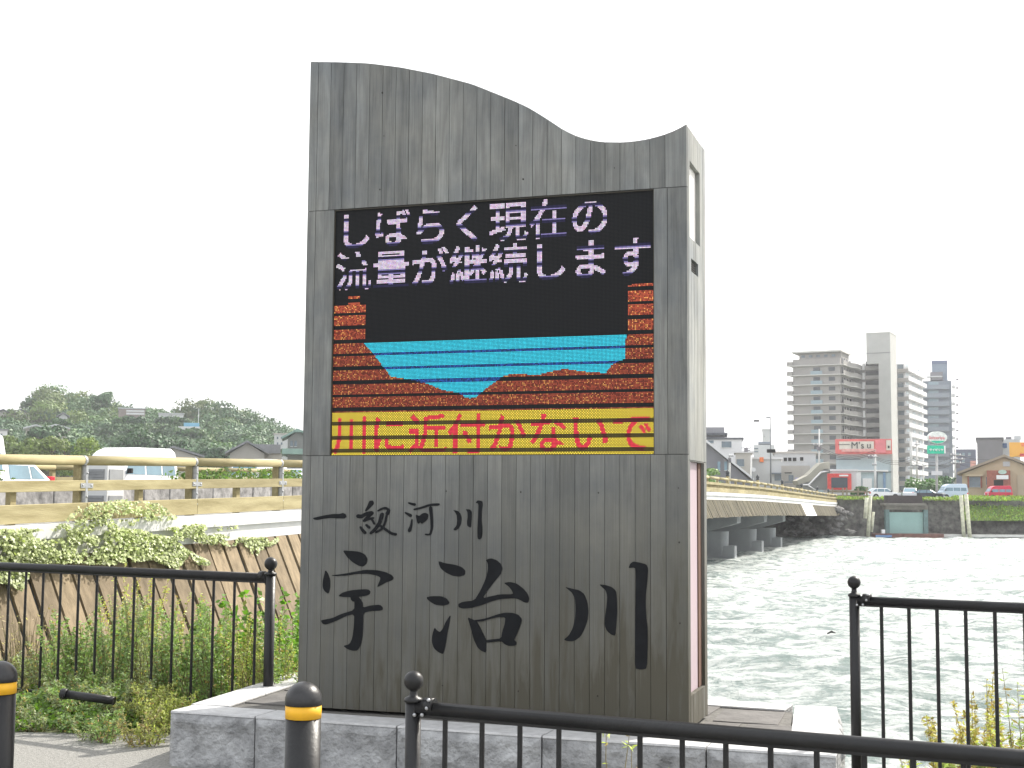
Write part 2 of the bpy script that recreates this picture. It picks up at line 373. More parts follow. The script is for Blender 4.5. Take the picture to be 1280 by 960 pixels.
mb = MB(); mb.box(W-.033, W-.024, .055, .385, .475-BZ, 1.72-BZ); mb.build('access_door', M('panel_pink', (.40, .315, .345), .5, var=.06, scale=2), sign, 'pale pink access door in the side of the sign')
mb = MB(); mb.box(W-.033, W-.018, .388, .478, .477-BZ, 1.718-BZ); mb.build('door_jamb', M('rust_brown', (.12, .065, .045), .8), sign)
mb = MB(); mb.box(W-.033, W-.028, .12, .325, 2.768-BZ, 2.835-BZ)
for k in range(5): mb.box(W-.028, W-.014, .12, .325, 2.771-BZ+k*.013, 2.776-BZ+k*.013)
mb.build('vent', M('vent_black', (.02, .02, .02), .5), sign)
mb = MB(); mb.prism([(.0, .004), (W, .004)]+[(x, z-.004) for x, z in reversed(crv)], 'y', TH-.018, TH); mb.build('back_panel', PM, sign)
# knots and plugged screw holes
km = M('knot', (.035, .03, .028), .9)
mb = MB()
for x, y, r_ in [(478, 116, .007), (475, 237, .006), (654, 224, .007), (645, 182, .004), (651, 615, .006), (748, 616, .005), (849, 678, .006), (850, 779, .006), (553, 857, .005), (648, 864, .006), (747, 870, .006), (558, 614, .005), (848, 610, .004), (768, 210, .004), (480, 170, .004)]:
    s_, z_ = sp(x, y); n = 9; r_ *= .62
    mb.prism([(s_+r_*math.cos(i*2*math.pi/n), z_+r_*1.35*math.sin(i*2*math.pi/n)) for i in range(n)], 'y', -.0030, .002)
mb.build('knots', km, sign, kind='stuff')

# LED display
scr = M('display_black', (.006, .0065, .008), .6, spec=.15)
mb = MB(); mb.box(S0+.001, S1-.001, .014, .0305, Z0+.001, Z1-.001); display = mb.build('display', scr, sign)
mb = MB()
for (x0, x1, z0, z1) in [(S0, S1, Z1-.006, Z1), (S0, S1, Z0, Z0+.005), (S0, S0+.005, Z0+.005, Z1-.006), (S1-.005, S1, Z0+.005, Z1-.006)]: mb.box(x0+.0005, x1-.0005, .004, .0139, z0+.0005, z1-.0005)
mb.build('display_frame', M('frame_dark', (.05, .045, .035), .6), sign)
GW, GH = 256, 192
pix = np.zeros((GH, GW, 3)); 
def glyph(ch, n=32, off=.014):
    c = bpy.data.curves.new('glyph', 'FONT'); c.body = ch; c.offset = off; o = bpy.data.objects.new('glyph', c); COL.objects.link(o)
    dg = bpy.context.evaluated_depsgraph_get(); dg.update(); e = o.evaluated_get(dg); me = e.to_mesh(); me.calc_loop_triangles()
    v = np.array([q.co[:2] for q in me.vertices]); tr = [tuple(q.vertices) for q in me.loop_triangles]
    out = np.zeros((n, n), bool)
    gx_, gy_ = np.meshgrid((np.arange(n)+.5)/n, .88-(np.arange(n)+.5)/n)
    for i, j, k in tr:
        a, b_, c_ = v[i], v[j], v[k]
        d1 = (gx_-b_[0])*(a[1]-b_[1])-(a[0]-b_[0])*(gy_-b_[1]); d2 = (gx_-c_[0])*(b_[1]-c_[1])-(b_[0]-c_[0])*(gy_-c_[1]); d3 = (gx_-a[0])*(c_[1]-a[1])-(c_[0]-a[0])*(gy_-a[1])
        neg = (d1 < 0) | (d2 < 0) | (d3 < 0); pos = (d1 > 0) | (d2 > 0) | (d3 > 0); out |= ~(neg & pos)
    e.to_mesh_clear(); bpy.data.objects.remove(o); bpy.data.curves.remove(c); return out
def todot(x, y):
    s_, z_ = sp(x, y); return ((s_-S0)/(S1-S0)*GW, (Z1-z_)/(Z1-Z0)*GH)
def fillpoly(P, col, jit=None):
    P = np.array(P); yy, xx = np.mgrid[0:GH, 0:GW]; xx = xx+.5; yy = yy+.5; ins = np.zeros((GH, GW), bool)
    for i in range(len(P)):
        x0, y0 = P[i]; x1, y1 = P[(i+1) % len(P)]
        if y0 == y1: continue
        ins ^= ((y0 > yy) != (y1 > yy)) & (xx < (x1-x0)*(yy-y0)/(y1-y0)+x0)
    return ins
rows = np.arange(GH); band = np.abs(((rows-6.9)/10.667) % 1-0); band = np.minimum(band, 1-band)*10.667   # distance in dots to a dark scan band
dk = (band < 1.35)[:, None]; dk_t = (band < .9)[:, None]
yy, xx = np.mgrid[0:GH, 0:GW]
rnd = RNG.random((GH, GW))
brown = np.zeros((GH, GW), bool); brown[68:159, :] = True
water = fillpoly([todot(*p) for p in [(453, 429), (466, 444), (476, 457), (487, 471), (510, 474.5), (533, 480), (552, 488), (572, 491.5), (580, 497), (586, 498.5), (594, 497), (603, 489), (620, 476), (629, 470), (641, 467), (671, 469), (691, 464), (706, 461), (724, 464), (745, 466), (758, 466), (765, 456), (782, 448), (783, 418)]], 0)
c0 = todot(453, 430); c1_ = todot(784, 418)
hollow = (yy < c0[1]) & (xx >= c0[0]) & (xx < c1_[0]); brown &= ~hollow & ~water
brown &= ~((xx < c0[0]) & ((yy < 66) | ((yy < 75) & ((xx < 12) | (xx > 21)))))
brown[:, 200:] &= (yy[:, 200:] > 66+np.clip((246-xx[:, 200:])*.3, 0, 9))
brn = np.where(rnd[..., None] < .30, np.array([.16, .022, .010]), np.where(rnd[..., None] < .88, np.array([.34, .06, .025]), np.array([.62, .27, .07])))
brn = brn*(1+.9*np.clip((115-yy)/60, 0, 1))[..., None]
pix[brown] = brn[brown]; pix[brown & dk] = 0
pix[water] = np.array([.03, .58, .76]); pix[water] *= RNG.uniform(.85, 1.12, (water.sum(), 1)); wd = water & (band < 1.1)[:, None]; pix[wd] = np.array([.01, .07, .30])*RNG.uniform(.3, 1.6, (wd.sum(), 1))
pix[159:192] = np.array([1.05, .86, .07])
chk = ((xx+yy) % 2 == 0) & (yy >= 159); pix[chk] = np.array([.40, .27, .02])
for i, ch in enumerate('川に近付かないで'):
    g_ = glyph(ch, 32, .015); sub = pix[160:192, i*32:(i+1)*32]
    sub[g_] = np.array([.86, .04, .07])
ydk = (yy >= 159) & (band < 1.5)[:, None]; pix[ydk] *= .10
def text(row, s, cells):
    for i, ch in zip(cells, s):
        g_ = glyph(ch); sub = pix[row:row+32, i*32:(i+1)*32]; bb = band[row:row+32]
        colr = np.ones((32, 32, 3))*np.array([.80, .66, .84]); colr += RNG.normal(0, .07, colr.shape)
        colr[(bb < 1.0)] = np.array([.015, .012, .06]); colr[(bb >= 1.0) & (bb < 1.75)] = np.array([.26, .22, .50])
        sub[g_] = colr[g_]
text(0, 'しばらく現在の', range(7)); text(32, '流量が継続します', range(8))
led = bpy.data.materials.new('led_dots'); led.use_nodes = True; t = led.node_tree; b = t.nodes['Principled BSDF']
b.inputs['Base Color'].default_value = (.026, .027, .029, 1); b.inputs['Roughness'].default_value = .6; b.inputs['Specular IOR Level'].default_value = .12
a_ = t.nodes.new('ShaderNodeAttribute'); a_.attribute_name = 'led'; t.links.new(a_.outputs['Color'], b.inputs['Emission Color']); b.inputs['Emission Strength'].default_value = 1.0/EXPO*1.6
PW = (S1-S0-.012)/GW; PH = (Z1-Z0-.013)/GH; hw = PW*.345; hh = PH*.36
cx_ = S0+.006+(xx+.5)*PW; cz_ = Z1-.007-(yy+.5)*PH
V = np.stack([np.stack([cx_+a*hw, np.full_like(cx_, .0128), cz_+c*hh], -1) for a, c in ((-1, -1), (1, -1), (1, 1), (-1, 1))], 2).reshape(-1, 3)
me = bpy.data.meshes.new('led_dots'); n = GW*GH
me.vertices.add(4*n); me.vertices.foreach_set('co', V.ravel()); me.loops.add(4*n); me.loops.foreach_set('vertex_index', np.arange(4*n, dtype=np.int32))
me.polygons.add(n); me.polygons.foreach_set('loop_start', np.arange(0, 4*n, 4, dtype=np.int32)); me.polygons.foreach_set('loop_total', np.full(n, 4, dtype=np.int32))
me.materials.append(led); me.update()
ca = me.color_attributes.new('led', 'FLOAT_COLOR', 'POINT'); cc = np.ones((n, 4, 4)); cc[:, :, :3] = np.clip(pix, 0, 3).reshape(-1, 1, 3); ca.data.foreach_set('color', cc.ravel())
dots = bpy.data.objects.new('led_dots', me); COL.objects.link(dots); dots.parent = display; dots['kind'] = 'stuff'

# calligraphy: strokes carved and painted black
ink = M('ink_black', (.009, .010, .012), .6, spec=.15, var=.3, scale=10)
def chaikin(P):
    out = []
    for i in range(len(P)):
        a, b = P[i], P[(i+1) % len(P)]
        out += [(a[0]*.82+b[0]*.18, a[1]*.82+b[1]*.18), (a[0]*.18+b[0]*.82, a[1]*.18+b[1]*.82)]
    return out
def brush(pts, ws):
    L_, R_ = [], []
    for i, p in enumerate(pts):
        a = pts[max(i-1, 0)]; b = pts[min(i+1, len(pts)-1)]; dx, dy = b[0]-a[0], b[1]-a[1]; l = math.hypot(dx, dy)
        wd = ws[0]+(ws[1]-ws[0])*i/(len(pts)-1); nx, ny = -dy/l*wd/2, dx/l*wd/2
        L_.append((p[0]+nx, p[1]+ny)); R_.append((p[0]-nx, p[1]-ny))
    a, b = pts[0], pts[1]; l = math.hypot(b[0]-a[0], b[1]-a[1]); st = (a[0]-(b[0]-a[0])/l*ws[0]*.4, a[1]-(b[1]-a[1])/l*ws[0]*.4)
    a, b = pts[-1], pts[-2]; l = math.hypot(b[0]-a[0], b[1]-a[1]); en = (a[0]-(b[0]-a[0])/l*ws[1]*.4, a[1]-(b[1]-a[1])/l*ws[1]*.4)
    return [st]+L_+[en]+R_[::-1]
def character(polys, ox, oy, sc):
    mb = MB()
    for i, P in enumerate(polys):
        Q = [sp(ox+x/sc, oy+y/sc) for x, y in chaikin(P)]
        mb.prism(Q, 'y', -.0030-.0004*i, .004)
    mb.build('carved_character', ink, sign)
character([[(232, 55), (300, 58), (370, 65), (420, 88), (443, 125), (437, 165), (410, 192), (375, 190), (320, 160), (275, 120), (250, 85)],
 [(82, 222), (105, 255), (124, 310), (122, 380), (108, 428), (75, 405), (58, 370), (60, 315), (72, 265)],
 [(132, 268), (220, 258), (320, 240), (420, 220), (510, 222), (590, 238), (650, 265), (668, 290), (655, 310), (600, 330), (530, 368), (528, 360), (558, 290), (530, 272), (450, 255), (350, 256), (270, 270), (190, 274), (145, 274)],
 [(192, 445), (230, 415), (290, 398), (380, 388), (445, 388), (468, 405), (462, 430), (430, 445), (362, 452), (385, 475), (403, 505), (405, 545), (470, 525), (550, 520), (573, 545), (570, 565), (540, 572), (470, 575), (408, 590), (406, 700), (400, 800), (385, 870), (355, 912), (320, 915), (270, 900), (235, 872), (290, 858), (315, 800), (328, 700), (330, 600), (250, 620), (170, 660), (90, 690), (60, 685), (42, 655), (70, 648), (140, 635), (220, 598), (330, 565), (332, 490), (318, 495), (300, 475), (300, 455), (240, 455)]], 395, 680, 6.857)
character([[(165, 80), (230, 100), (310, 112), (370, 132), (405, 165), (400, 205), (350, 220), (290, 212), (225, 180), (185, 145), (170, 110)],
 [(62, 400), (100, 392), (190, 392), (235, 410), (265, 450), (250, 468), (200, 477), (140, 470), (90, 440), (65, 418)],
 [(275, 555), (262, 640), (245, 720), (235, 790), (222, 860), (208, 908), (165, 890), (125, 855), (107, 800), (110, 740), (130, 670), (150, 695), (178, 712), (205, 680), (230, 620)],
 [(585, 70), (630, 55), (680, 70), (720, 105), (735, 150), (715, 200), (665, 260), (600, 345), (555, 412), (620, 395), (710, 375), (830, 375), (820, 345), (790, 305), (745, 275), (800, 265), (860, 280), (920, 325), (960, 375), (972, 410), (965, 450), (930, 448), (880, 420), (830, 408), (700, 420), (620, 445), (540, 475), (440, 500), (380, 502), (345, 490), (342, 462), (380, 442), (485, 430), (540, 340), (585, 240), (605, 160), (605, 100)],
 [(425, 580), (470, 600), (505, 615), (540, 680), (580, 760), (590, 800), (590, 895), (550, 880), (515, 850), (480, 780), (460, 700), (440, 630)],
 [(480, 605), (530, 600), (600, 585), (700, 550), (760, 538), (830, 540), (880, 560), (908, 600), (895, 650), (860, 740), (835, 780), (860, 800), (855, 830), (800, 835), (760, 822), (725, 790), (580, 808), (580, 785), (640, 775), (722, 768), (735, 700), (755, 640), (762, 580), (700, 578), (620, 595), (560, 615), (500, 618)]], 525, 690, 7.11)
character([[(70, 270), (120, 282), (180, 295), (220, 325), (245, 390), (252, 460), (245, 530), (220, 600), (190, 655), (140, 690), (90, 690), (60, 678), (100, 645), (130, 590), (148, 520), (152, 430), (148, 360), (125, 315), (95, 290)],
 [(335, 250), (385, 255), (430, 270), (465, 300), (472, 360), (475, 460), (468, 560), (460, 648), (430, 640), (395, 610), (378, 570), (380, 500), (392, 420), (398, 340), (385, 295), (355, 270)],
 [(562, 125), (575, 90), (600, 72), (650, 82), (700, 95), (715, 130), (708, 220), (697, 320), (695, 400), (700, 500), (710, 590), (712, 700), (705, 900), (660, 910), (612, 900), (612, 700), (615, 500), (618, 300), (618, 130), (600, 120)]], 695, 690, 6.19)
character([[(118, 400), (180, 385), (280, 362), (400, 345), (480, 345), (520, 330), (560, 350), (568, 385), (545, 408), (460, 405), (350, 400), (260, 412), (190, 425), (140, 422)]], 380, 610, 10.667)
character([brush([(905, 190), (870, 245), (825, 305)], (75, 25)), brush([(715, 375), (770, 380), (830, 345), (910, 325)], (55, 45)), brush([(915, 330), (850, 390), (800, 440)], (45, 38)), brush([(800, 440), (860, 415), (930, 400)], (35, 30)), brush([(895, 400), (920, 440), (940, 480)], (28, 28)), brush([(830, 490), (852, 510), (875, 530)], (30, 38)), brush([(755, 520), (785, 565), (820, 600)], (30, 42)), brush([(985, 305), (1040, 275), (1090, 265), (1135, 290), (1110, 350)], (18, 50)), brush([(1045, 345), (1010, 470), (950, 550), (890, 605)], (50, 35)), brush([(1105, 360), (1085, 460), (1045, 545), (960, 590)], (28, 28)), brush([(1000, 490), (1080, 545), (1170, 608), (1230, 618)], (28, 35))], 380, 610, 10.667)
character([brush([(115, 145), (160, 160), (200, 168)], (22, 40)), brush([(70, 275), (110, 295), (145, 318)], (20, 45)), brush([(160, 365), (150, 450), (125, 520)], (14, 48)), brush([(190, 232), (290, 210), (400, 172), (520, 165)], (24, 36)), brush([(410, 205), (425, 350), (428, 480), (405, 570), (340, 565)], (45, 22)),
 [(212, 300), (260, 320), (300, 285), (340, 275), (382, 300), (370, 360), (330, 400), (290, 425), (275, 400), (245, 428), (225, 380)]], 500, 615, 10.667)
character([[(710, 240), (770, 250), (810, 290), (825, 350), (815, 430), (780, 490), (740, 515), (710, 500), (755, 450), (765, 380), (755, 300), (730, 262)], [(875, 230), (930, 230), (960, 260), (958, 350), (950, 480), (900, 455), (895, 400), (905, 330), (900, 260)], [(1010, 145), (1035, 110), (1095, 120), (1105, 160), (1092, 250), (1090, 380), (1100, 480), (1095, 600), (1065, 635), (1035, 620), (1035, 480), (1045, 300), (1050, 155)]], 500, 615, 10.667)

# ------------------------------------------------------------------ granite base
granite = M('granite', (.31, .315, .32), .9, var=.45, scale=7, bump=1., bscale=40, rnd=.08, col2=(.44, .445, .45))
gtop = M('granite_top', (.44, .44, .44), .85, var=.16, scale=14, bump=.35, bscale=60, rnd=.05)
base = thing('stone_base', 'low grey granite block base carrying the wooden river sign', 'stone base', (SX, SY, 0), rz=-A)
cor = {'FL': (-.614, -.363), 'FR': (3.085, -.44), 'BR': (2.95, 1.15), 'BL': (-.76, 1.433)}
def rough_block(p0, p1, name='granite_block', w=.24, seed=0):
    p0 = Vector(p0); p1 = Vector(p1); d = (p1-p0); ln = d.length; d.normalize(); nrm = Vector((d.y, -d.x))   # outward (right of travel)
    nx, nz = max(10, int(ln/.014)), 22; g = .004
    a = np.linspace(g, ln-g, nx); z = np.linspace(0, .288, nz); AA, ZZ = np.meshgrid(a, z)
    edge = np.minimum(np.minimum(AA-g, ln-g-AA)/.04, np.minimum((.288-ZZ)/.035, 1)); edge = np.clip(edge, 0, 1)
    fr = 1-np.abs(2*fbm(AA*5+seed*7.3, ZZ*5+seed, 5, seed)-1); dis = (.012+.07*(fbm(AA*4+seed*3.3, ZZ*6+seed, 5, seed+40)-.4)+.03*(fr-.6))*edge
    X = p0.x+d.x*AA+nrm.x*dis; Y = p0.y+d.y*AA+nrm.y*dis
    vs = [(X[j, i], Y[j, i], ZZ[j, i]) for j in range(nz) for i in range(nx)]
    fs = [(j*nx+i, j*nx+i+1, (j+1)*nx+i+1, (j+1)*nx+i) for j in range(nz-1) for i in range(nx-1)]
    mb = MB(); mb.add(vs, fs)
    o0 = p0+d*g; o1 = p0+d*(ln-g); b0 = o0-nrm*w; b1 = o1-nrm*w
    mb.add([(*o0, 0), (*b0, 0), (*b0, .288), (*o0, .288)], [(0, 1, 2, 3)]); mb.add([(*o1, 0), (*b1, 0), (*b1, .288), (*o1, .288)], [(0, 1, 2, 3)])
    mb.build(name, granite, base)
    t_ = MB(); e = .006
    q = [o0+nrm*e, o1+nrm*e, b1, b0]; qi = [o0, o1, b1, b0]
    t_.hexa([(*q[0], .288), (*q[1], .288), (*q[2], .288), (*q[3], .288), (*qi[0], .300), (*qi[1], .300), (*qi[2], .300), (*qi[3], .300)])
    t_.build('coping', gtop, base, bevel=.003)
def run(a, b, cuts, sd):
    a = Vector(a); b = Vector(b)
    ks = [0]+cuts+[1]
    for i in range(len(ks)-1): rough_block(a.lerp(b, ks[i]), a.lerp(b, ks[i+1]), seed=sd+i)
inn = Vector((.235, 0))
run(cor['FL'], cor['FR'], [.148, .38, .60, .83], 1)
run(Vector(cor['FR'])+Vector((-.01, .25)), cor['BR'], [.5], 11)
run(Vector(cor['BR'])+Vector((-.25, .01)), Vector(cor['BL'])+Vector((.25, 0)), [.25, .5, .75], 21)
run(cor['BL'], Vector(cor['FL'])+Vector((-.02, .25)), [.33, .66], 31)
mb = MB(); mb.prism([(-.45, -.11), (2.83, -.17), (2.72, .93), (-.55, 1.2)], 'z', .05, .286)
infill = mb.build('mortar_infill', M('mortar', (.12, .115, .105), .95, var=.4, scale=7, bump=.8, bscale=25), base)
# slate slabs set in the infill
sl = M('slate', (.105, .10, .095), .9, var=.25, scale=6, bump=.4, rnd=.12)
for (x0, x1, y0, y1) in [(-.40, -.05, .10, .62), (-.44, -.06, .66, 1.12), (2.33, 2.52, -.10, .40), (2.55, 2.80, -.12, .38), (2.32, 2.70, .44, .90), (-.02, .5, .62, 1.12), (.55, 1.2, .6, 1.08), (1.25, 1.9, .6, 1.04), (1.95, 2.28, .6, .98)]:
    mb = MB(); j = lambda: R.uniform(-.02, .02)
    mb.prism([(x0+j(), y0+j()), (x1+j(), y0+j()), (x1+j(), y1+j()), ((x0+x1)/2, y1+j()), (x0+j(), y1+j())], 'z', .28, .292+R.uniform(0, .006)); mb.build('slate_slab', sl, base, bevel=.003)

# ------------------------------------------------------------------ metal fences
def fence(name, label, P0, P1, zrail, balusters, posts, group, rr=.03, sec=None, first=None, zlow=.12, low=True, pr=.031, bolts=(0,)):
    P0 = Vector(P0[:2]); P1 = Vector(P1[:2]); d = (P1-P0).normalized(); ang = math.atan2(d.y, d.x)
    t_ = thing(name, label, 'fence', (P0.x, P0.y, 0), group, rz=ang); L_ = (P1-P0).length
    mb = MB(); mb.tube([(0.02, 0, zrail), (L_, 0, zrail)], rr, 16)
    mb.box(.03, L_, -rr*.62, rr*.62, zrail-rr*1.15, zrail-rr*.5)
    mb.build('top_rail', black_paint, t_)
    if low:
        mb = MB(); mb.box(.03, L_, -.016, .016, zlow-.018, zlow+.018); mb.build('bottom_rail', black_paint, t_, bevel=.003)
    bal = None
    for m_ in balusters:
        if bal is None:
            mb = MB(); mb.tube([(0, 0, zlow), (0, 0, zrail-rr*.9)], .0095, 8, False); bal = mb.build('baluster', black_paint, t_, loc=None); bal.location = (m_, 0, 0)
        else:
            c = bal.copy(); COL.objects.link(c); c.location = (m_, 0, 0); c.parent = t_
    pst = None
    for m_ in posts:
        if pst is None:
            mb = MB(); mb.tube([(0, 0, -.1), (0, 0, zrail+.025)], pr, 18); pst = mb.build('post', black_paint, t_); pst.location = (m_, 0, 0)
            mb = MB(); mb.lathe((0, 0, zrail+.02), [(.001, 0), (pr*1.15, 0), (pr*1.25, .006), (pr*1.1, .014), (pr*.6, .02), (pr*.5, .032), (pr*.5, .04)], 20); mb.build('collar', black_paint, pst)
            mb = MB(); mb.ball((0, 0, zrail+.092), pr*1.28); mb.build('ball', black_paint, pst)
        else:
            c = copy_tree(pst, t_); c.location = (m_, 0, 0)
    for m_ in bolts:
        mb = MB()
        mb.tube([(m_+.045, 0, zrail+.01), (m_+.085, 0, zrail+.01)], rr*1.12, 14)
        mb.build('bracket', black_paint, t_)
        bb = MB()
        for dx, dz in ((.02, -.02), (.05, -.018), (.068, .006), (.075, .034)): bb.ball((m_+dx, -pr*.95, zrail+dz), .007, 6)
        bb.build('bolts', galv, t_)
    return t_
# front fence
G0 = gz(540, 886.5, .775); G1 = gz(1280, 948, .775); gd = (G1-G0).normalized()
ppos = G0-gd*.075
Lf = 4.2
fence('metal_fence', 'black tubular fence with ball topped end post crossing in front of the granite base', ppos, ppos+gd*Lf, .775, [.128+.143*k for k in range(28)], [0, 2.22, Lf], 'black tubular fences', rr=.0255, pr=.0275)
# rear fences, left and right of the sign, on the river edge
PL = FP+FD*2.553; PR_ = FP+FD*6.356
fence('metal_fence', 'black tubular fence among bushes left of the wooden sign', PL, FP-FD*3.0, .99, [.12+.1795*k for k in range(30)], [0, 2.75, 5.5], 'black tubular fences', rr=.030, pr=.033, zlow=.1)
fence('metal_fence', 'black tubular fence overlooking the river right of the wooden sign', PR_, PR_+FD*3.2, 1.005, [.137+.137*k for k in range(22)], [0, 3.2], 'black tubular fences', rr=.024, pr=.026, zlow=.12)

# ------------------------------------------------------------------ bollards
yel = M('reflective_yellow', (.78, .42, .02), .45, var=.12, scale=9)
def bollard(p, label):
    t_ = thing('bollard', label, 'bollard', (p.x, p.y, 0), 'black bollards with yellow bands'); r = .0635; H = .845
    mb = MB(); mb.lathe((0, 0, 0), [(r, -.05), (r, H-.128)], 32); mb.build('tube', black_paint, t_)
    mb = MB(); mb.lathe((0, 0, 0), [(r+.0015, H-.128), (r+.0015, H-.082)], 32); mb.build('reflective_band', yel, t_)
    mb = MB(); mb.lathe((0, 0, H-.082), [(r+.003, 0), (r+.003, .018)]+[((r+.003)*math.cos(a), .018+.064*math.sin(a)) for a in [i*math.pi/18 for i in range(1, 9)]]+[(.0005, .082)], 32); mb.build('cap', M('bollard_cap', (.026, .026, .028), .4, bump=.12, bscale=40, var=.5, scale=9, spec=.45), t_)
    return t_
bollard(gz(380, 852, .845), 'black bollard with yellow band standing in front of the wooden sign and granite base')
bollard(gz(1, 826, .845), 'black bollard with yellow band cut by the left edge of the photo')

# ------------------------------------------------------------------ the bridge
BRZ = -.3228; B0 = Vector((-14.99, 0, 0))
def zr(Ln): return float(np.interp(Ln/1.0545, [-20, 12, 21, 30.3, 45, 60, 79, 100, 123, 150, 200], [1.3, 1.95, 2.17, 2.38, 2.66, 2.88, 3.05, 3.0, 2.80, 2.55, 2.35]))
def hs(Ln): return float(np.interp(Ln, [32, 60], [1, .84]))
bridge = thing('road_bridge', 'long concrete river bridge with brown plank skirt and wooden handrails', 'bridge', B0, rz=BRZ)
LE = 167.0
def beam(mb, L0, L1, o0, o1, z0, z1, n=1):
    for k in range(n):
        a = L0+(L1-L0)*k/n; b = L0+(L1-L0)*(k+1)/n; A_, B_ = zr(a), zr(b); ha, hb = hs(a), hs(b)
        mb.hexa([(o0, a, A_+z0*ha), (o1, a, A_+z0*ha), (o1, b, B_+z0*hb), (o0, b, B_+z0*hb), (o0, a, A_+z1*ha), (o1, a, A_+z1*ha), (o1, b, B_+z1*hb), (o0, b, B_+z1*hb)])
    return mb
ivy_conc = M('bridge_concrete', (.60, .60, .59), .85, var=.12, scale=.9, bump=.15, bscale=12, stretch=(1, 1, .25))
L = -20.
seg = 0
while L < LE:
    L2 = min(L+7.0, LE); mb = MB(); beam(mb, L+.006, L2-.006, -.30, .12, -1.36, -1.12, 2); mb.build('kerb_beam', ivy_conc, bridge)
    mb = MB(); beam(mb, L+.006, L2-.006, -.25, .05, -1.66, -1.363, 2); mb.build('edge_beam', ivy_conc, bridge); L = L2
mb = MB(); beam(mb, -20, LE+2, -13.9, -.302, -1.7, -1.16, 40); mb.build('deck', asphalt, bridge)
mb = MB()
for o in (-2.2, -5.4, -8.8, -12.2): beam(mb, 16, LE, o-.3, o+.3, -2.76, -1.702, 40)
mb.build('girders', dark_conc, bridge)
mb = MB(); beam(mb, -20, LE, -14.25, -13.902, -1.7, -1.10, 20); mb.build('edge_beam', ivy_conc, bridge)
# plank skirt
fasc = bridge; pl = None
def skirt(Ls, h_of):
    for L in Ls:
        h_ = h_of(L); w_ = .225+.02*(int(L*10) % 2); th = .05; a, b = L-w_, L+w_
        z_ = zr(L)-1.662*hs(L); mb = MB(); tl = R.uniform(-.01, .015)
        o0 = .06+tl; o1 = .06+.45*h_+tl; zb = z_-h_+R.uniform(-.02, .02)
        mb.hexa([(o1-th, a, zb), (o1, a, zb), (o1, b, zb), (o1-th, b, zb), (o0-th, a, z_), (o0, a, z_), (o0, b, z_), (o0-th, b, z_)])
        yield mb
hof = lambda L: 3.4 if L < 36 else (1.05 if L > 44 else 3.4-2.35*(L-36)/8)
Ls = [12.+.55*k for k in range(int((LE-13)/.55))]
Ls = [l for l in Ls if not (130.5 < l < 139.5)]
fascia_far = M('fascia_wood_far', (.058, .052, .032), .9, var=.35, scale=1.1, bump=.3, bscale=8, rnd=.28, stretch=(4, 4, 1), col2=(.115, .10, .06))  # darker, more olive plank colour for the far part of the skirt
for mb, l_ in zip(skirt(Ls, hof), Ls): mb.build('plank', fascia_wood if l_ < 58 else fascia_far, bridge)
mb = MB(); h_ = 1.05
for a, b in ((130.4, 134.9), (135, 139.6)):
    mb.hexa([(.5, a, zr(a)-2.45), (.54, a, zr(a)-2.45), (.54, b, zr(b)-2.45), (.5, b, zr(b)-2.45), (.03, a, zr(a)-1.40), (.07, a, zr(a)-1.40), (.07, b, zr(b)-1.40), (.03, b, zr(b)-1.40)])
mb.build('white_sheet', white_paint, bridge, 'plain white sheet covering a gap in the plank skirt')
mb = MB(); beam(mb, 12, LE, -.20, -.02, -2.6, -1.665, 40); mb.build('skirt_backing', dark_conc, bridge)
mb = MB(); beam(mb, 8, 42, -1.2, -.205, -5.2, -1.67, 6); mb.build('abutment', dark_conc, bridge)
# piers
for Lp in (56, 70, 84, 99.7, 113.1, 124.7):
    zt = zr(Lp)-2.33
    mb = MB(); mb.prism([(-14.0, zt), (-14.0, zt-.75), (-10.8, zt-1.45), (-3.6, zt-1.45), (-.75, zt-.62), (-.75, zt)], 'y', Lp-.75, Lp+.75); mb.build('pier_cap', pierm, bridge, bevel=.05)
    mb = MB(); n = 20
    def ringp(o0, o1, hw, z): # stadium plan
        c = [(o1+hw*math.sin(math.pi*i/n)*.9, Lp-hw*math.cos(math.pi*i/n), z) for i in range(n+1)]
        c += [(o0-hw*math.sin(math.pi*i/n)*.9, Lp+hw*math.cos(math.pi*i/n), z) for i in range(n+1)]; return c
    for oa in (-1.95, -9.2):
        r0 = ringp(oa-1.0, oa, .42, WZ-1.5); r1 = ringp(oa-2.6, oa-.1, .62, zt-1.2); m_ = len(r0)
        mb = MB(); mb.add(r0+r1, [(i, (i+1) % m_, (i+1) % m_+m_, i+m_) for i in range(m_)], True); mb.build('pier', pierm, bridge)
    mb = MB(); mb.box(-2.3, -1.0, Lp-.5, Lp+.5, WZ-1.2, WZ+.9); mb.build('cutwater_block', pierm, bridge, bevel=.04)

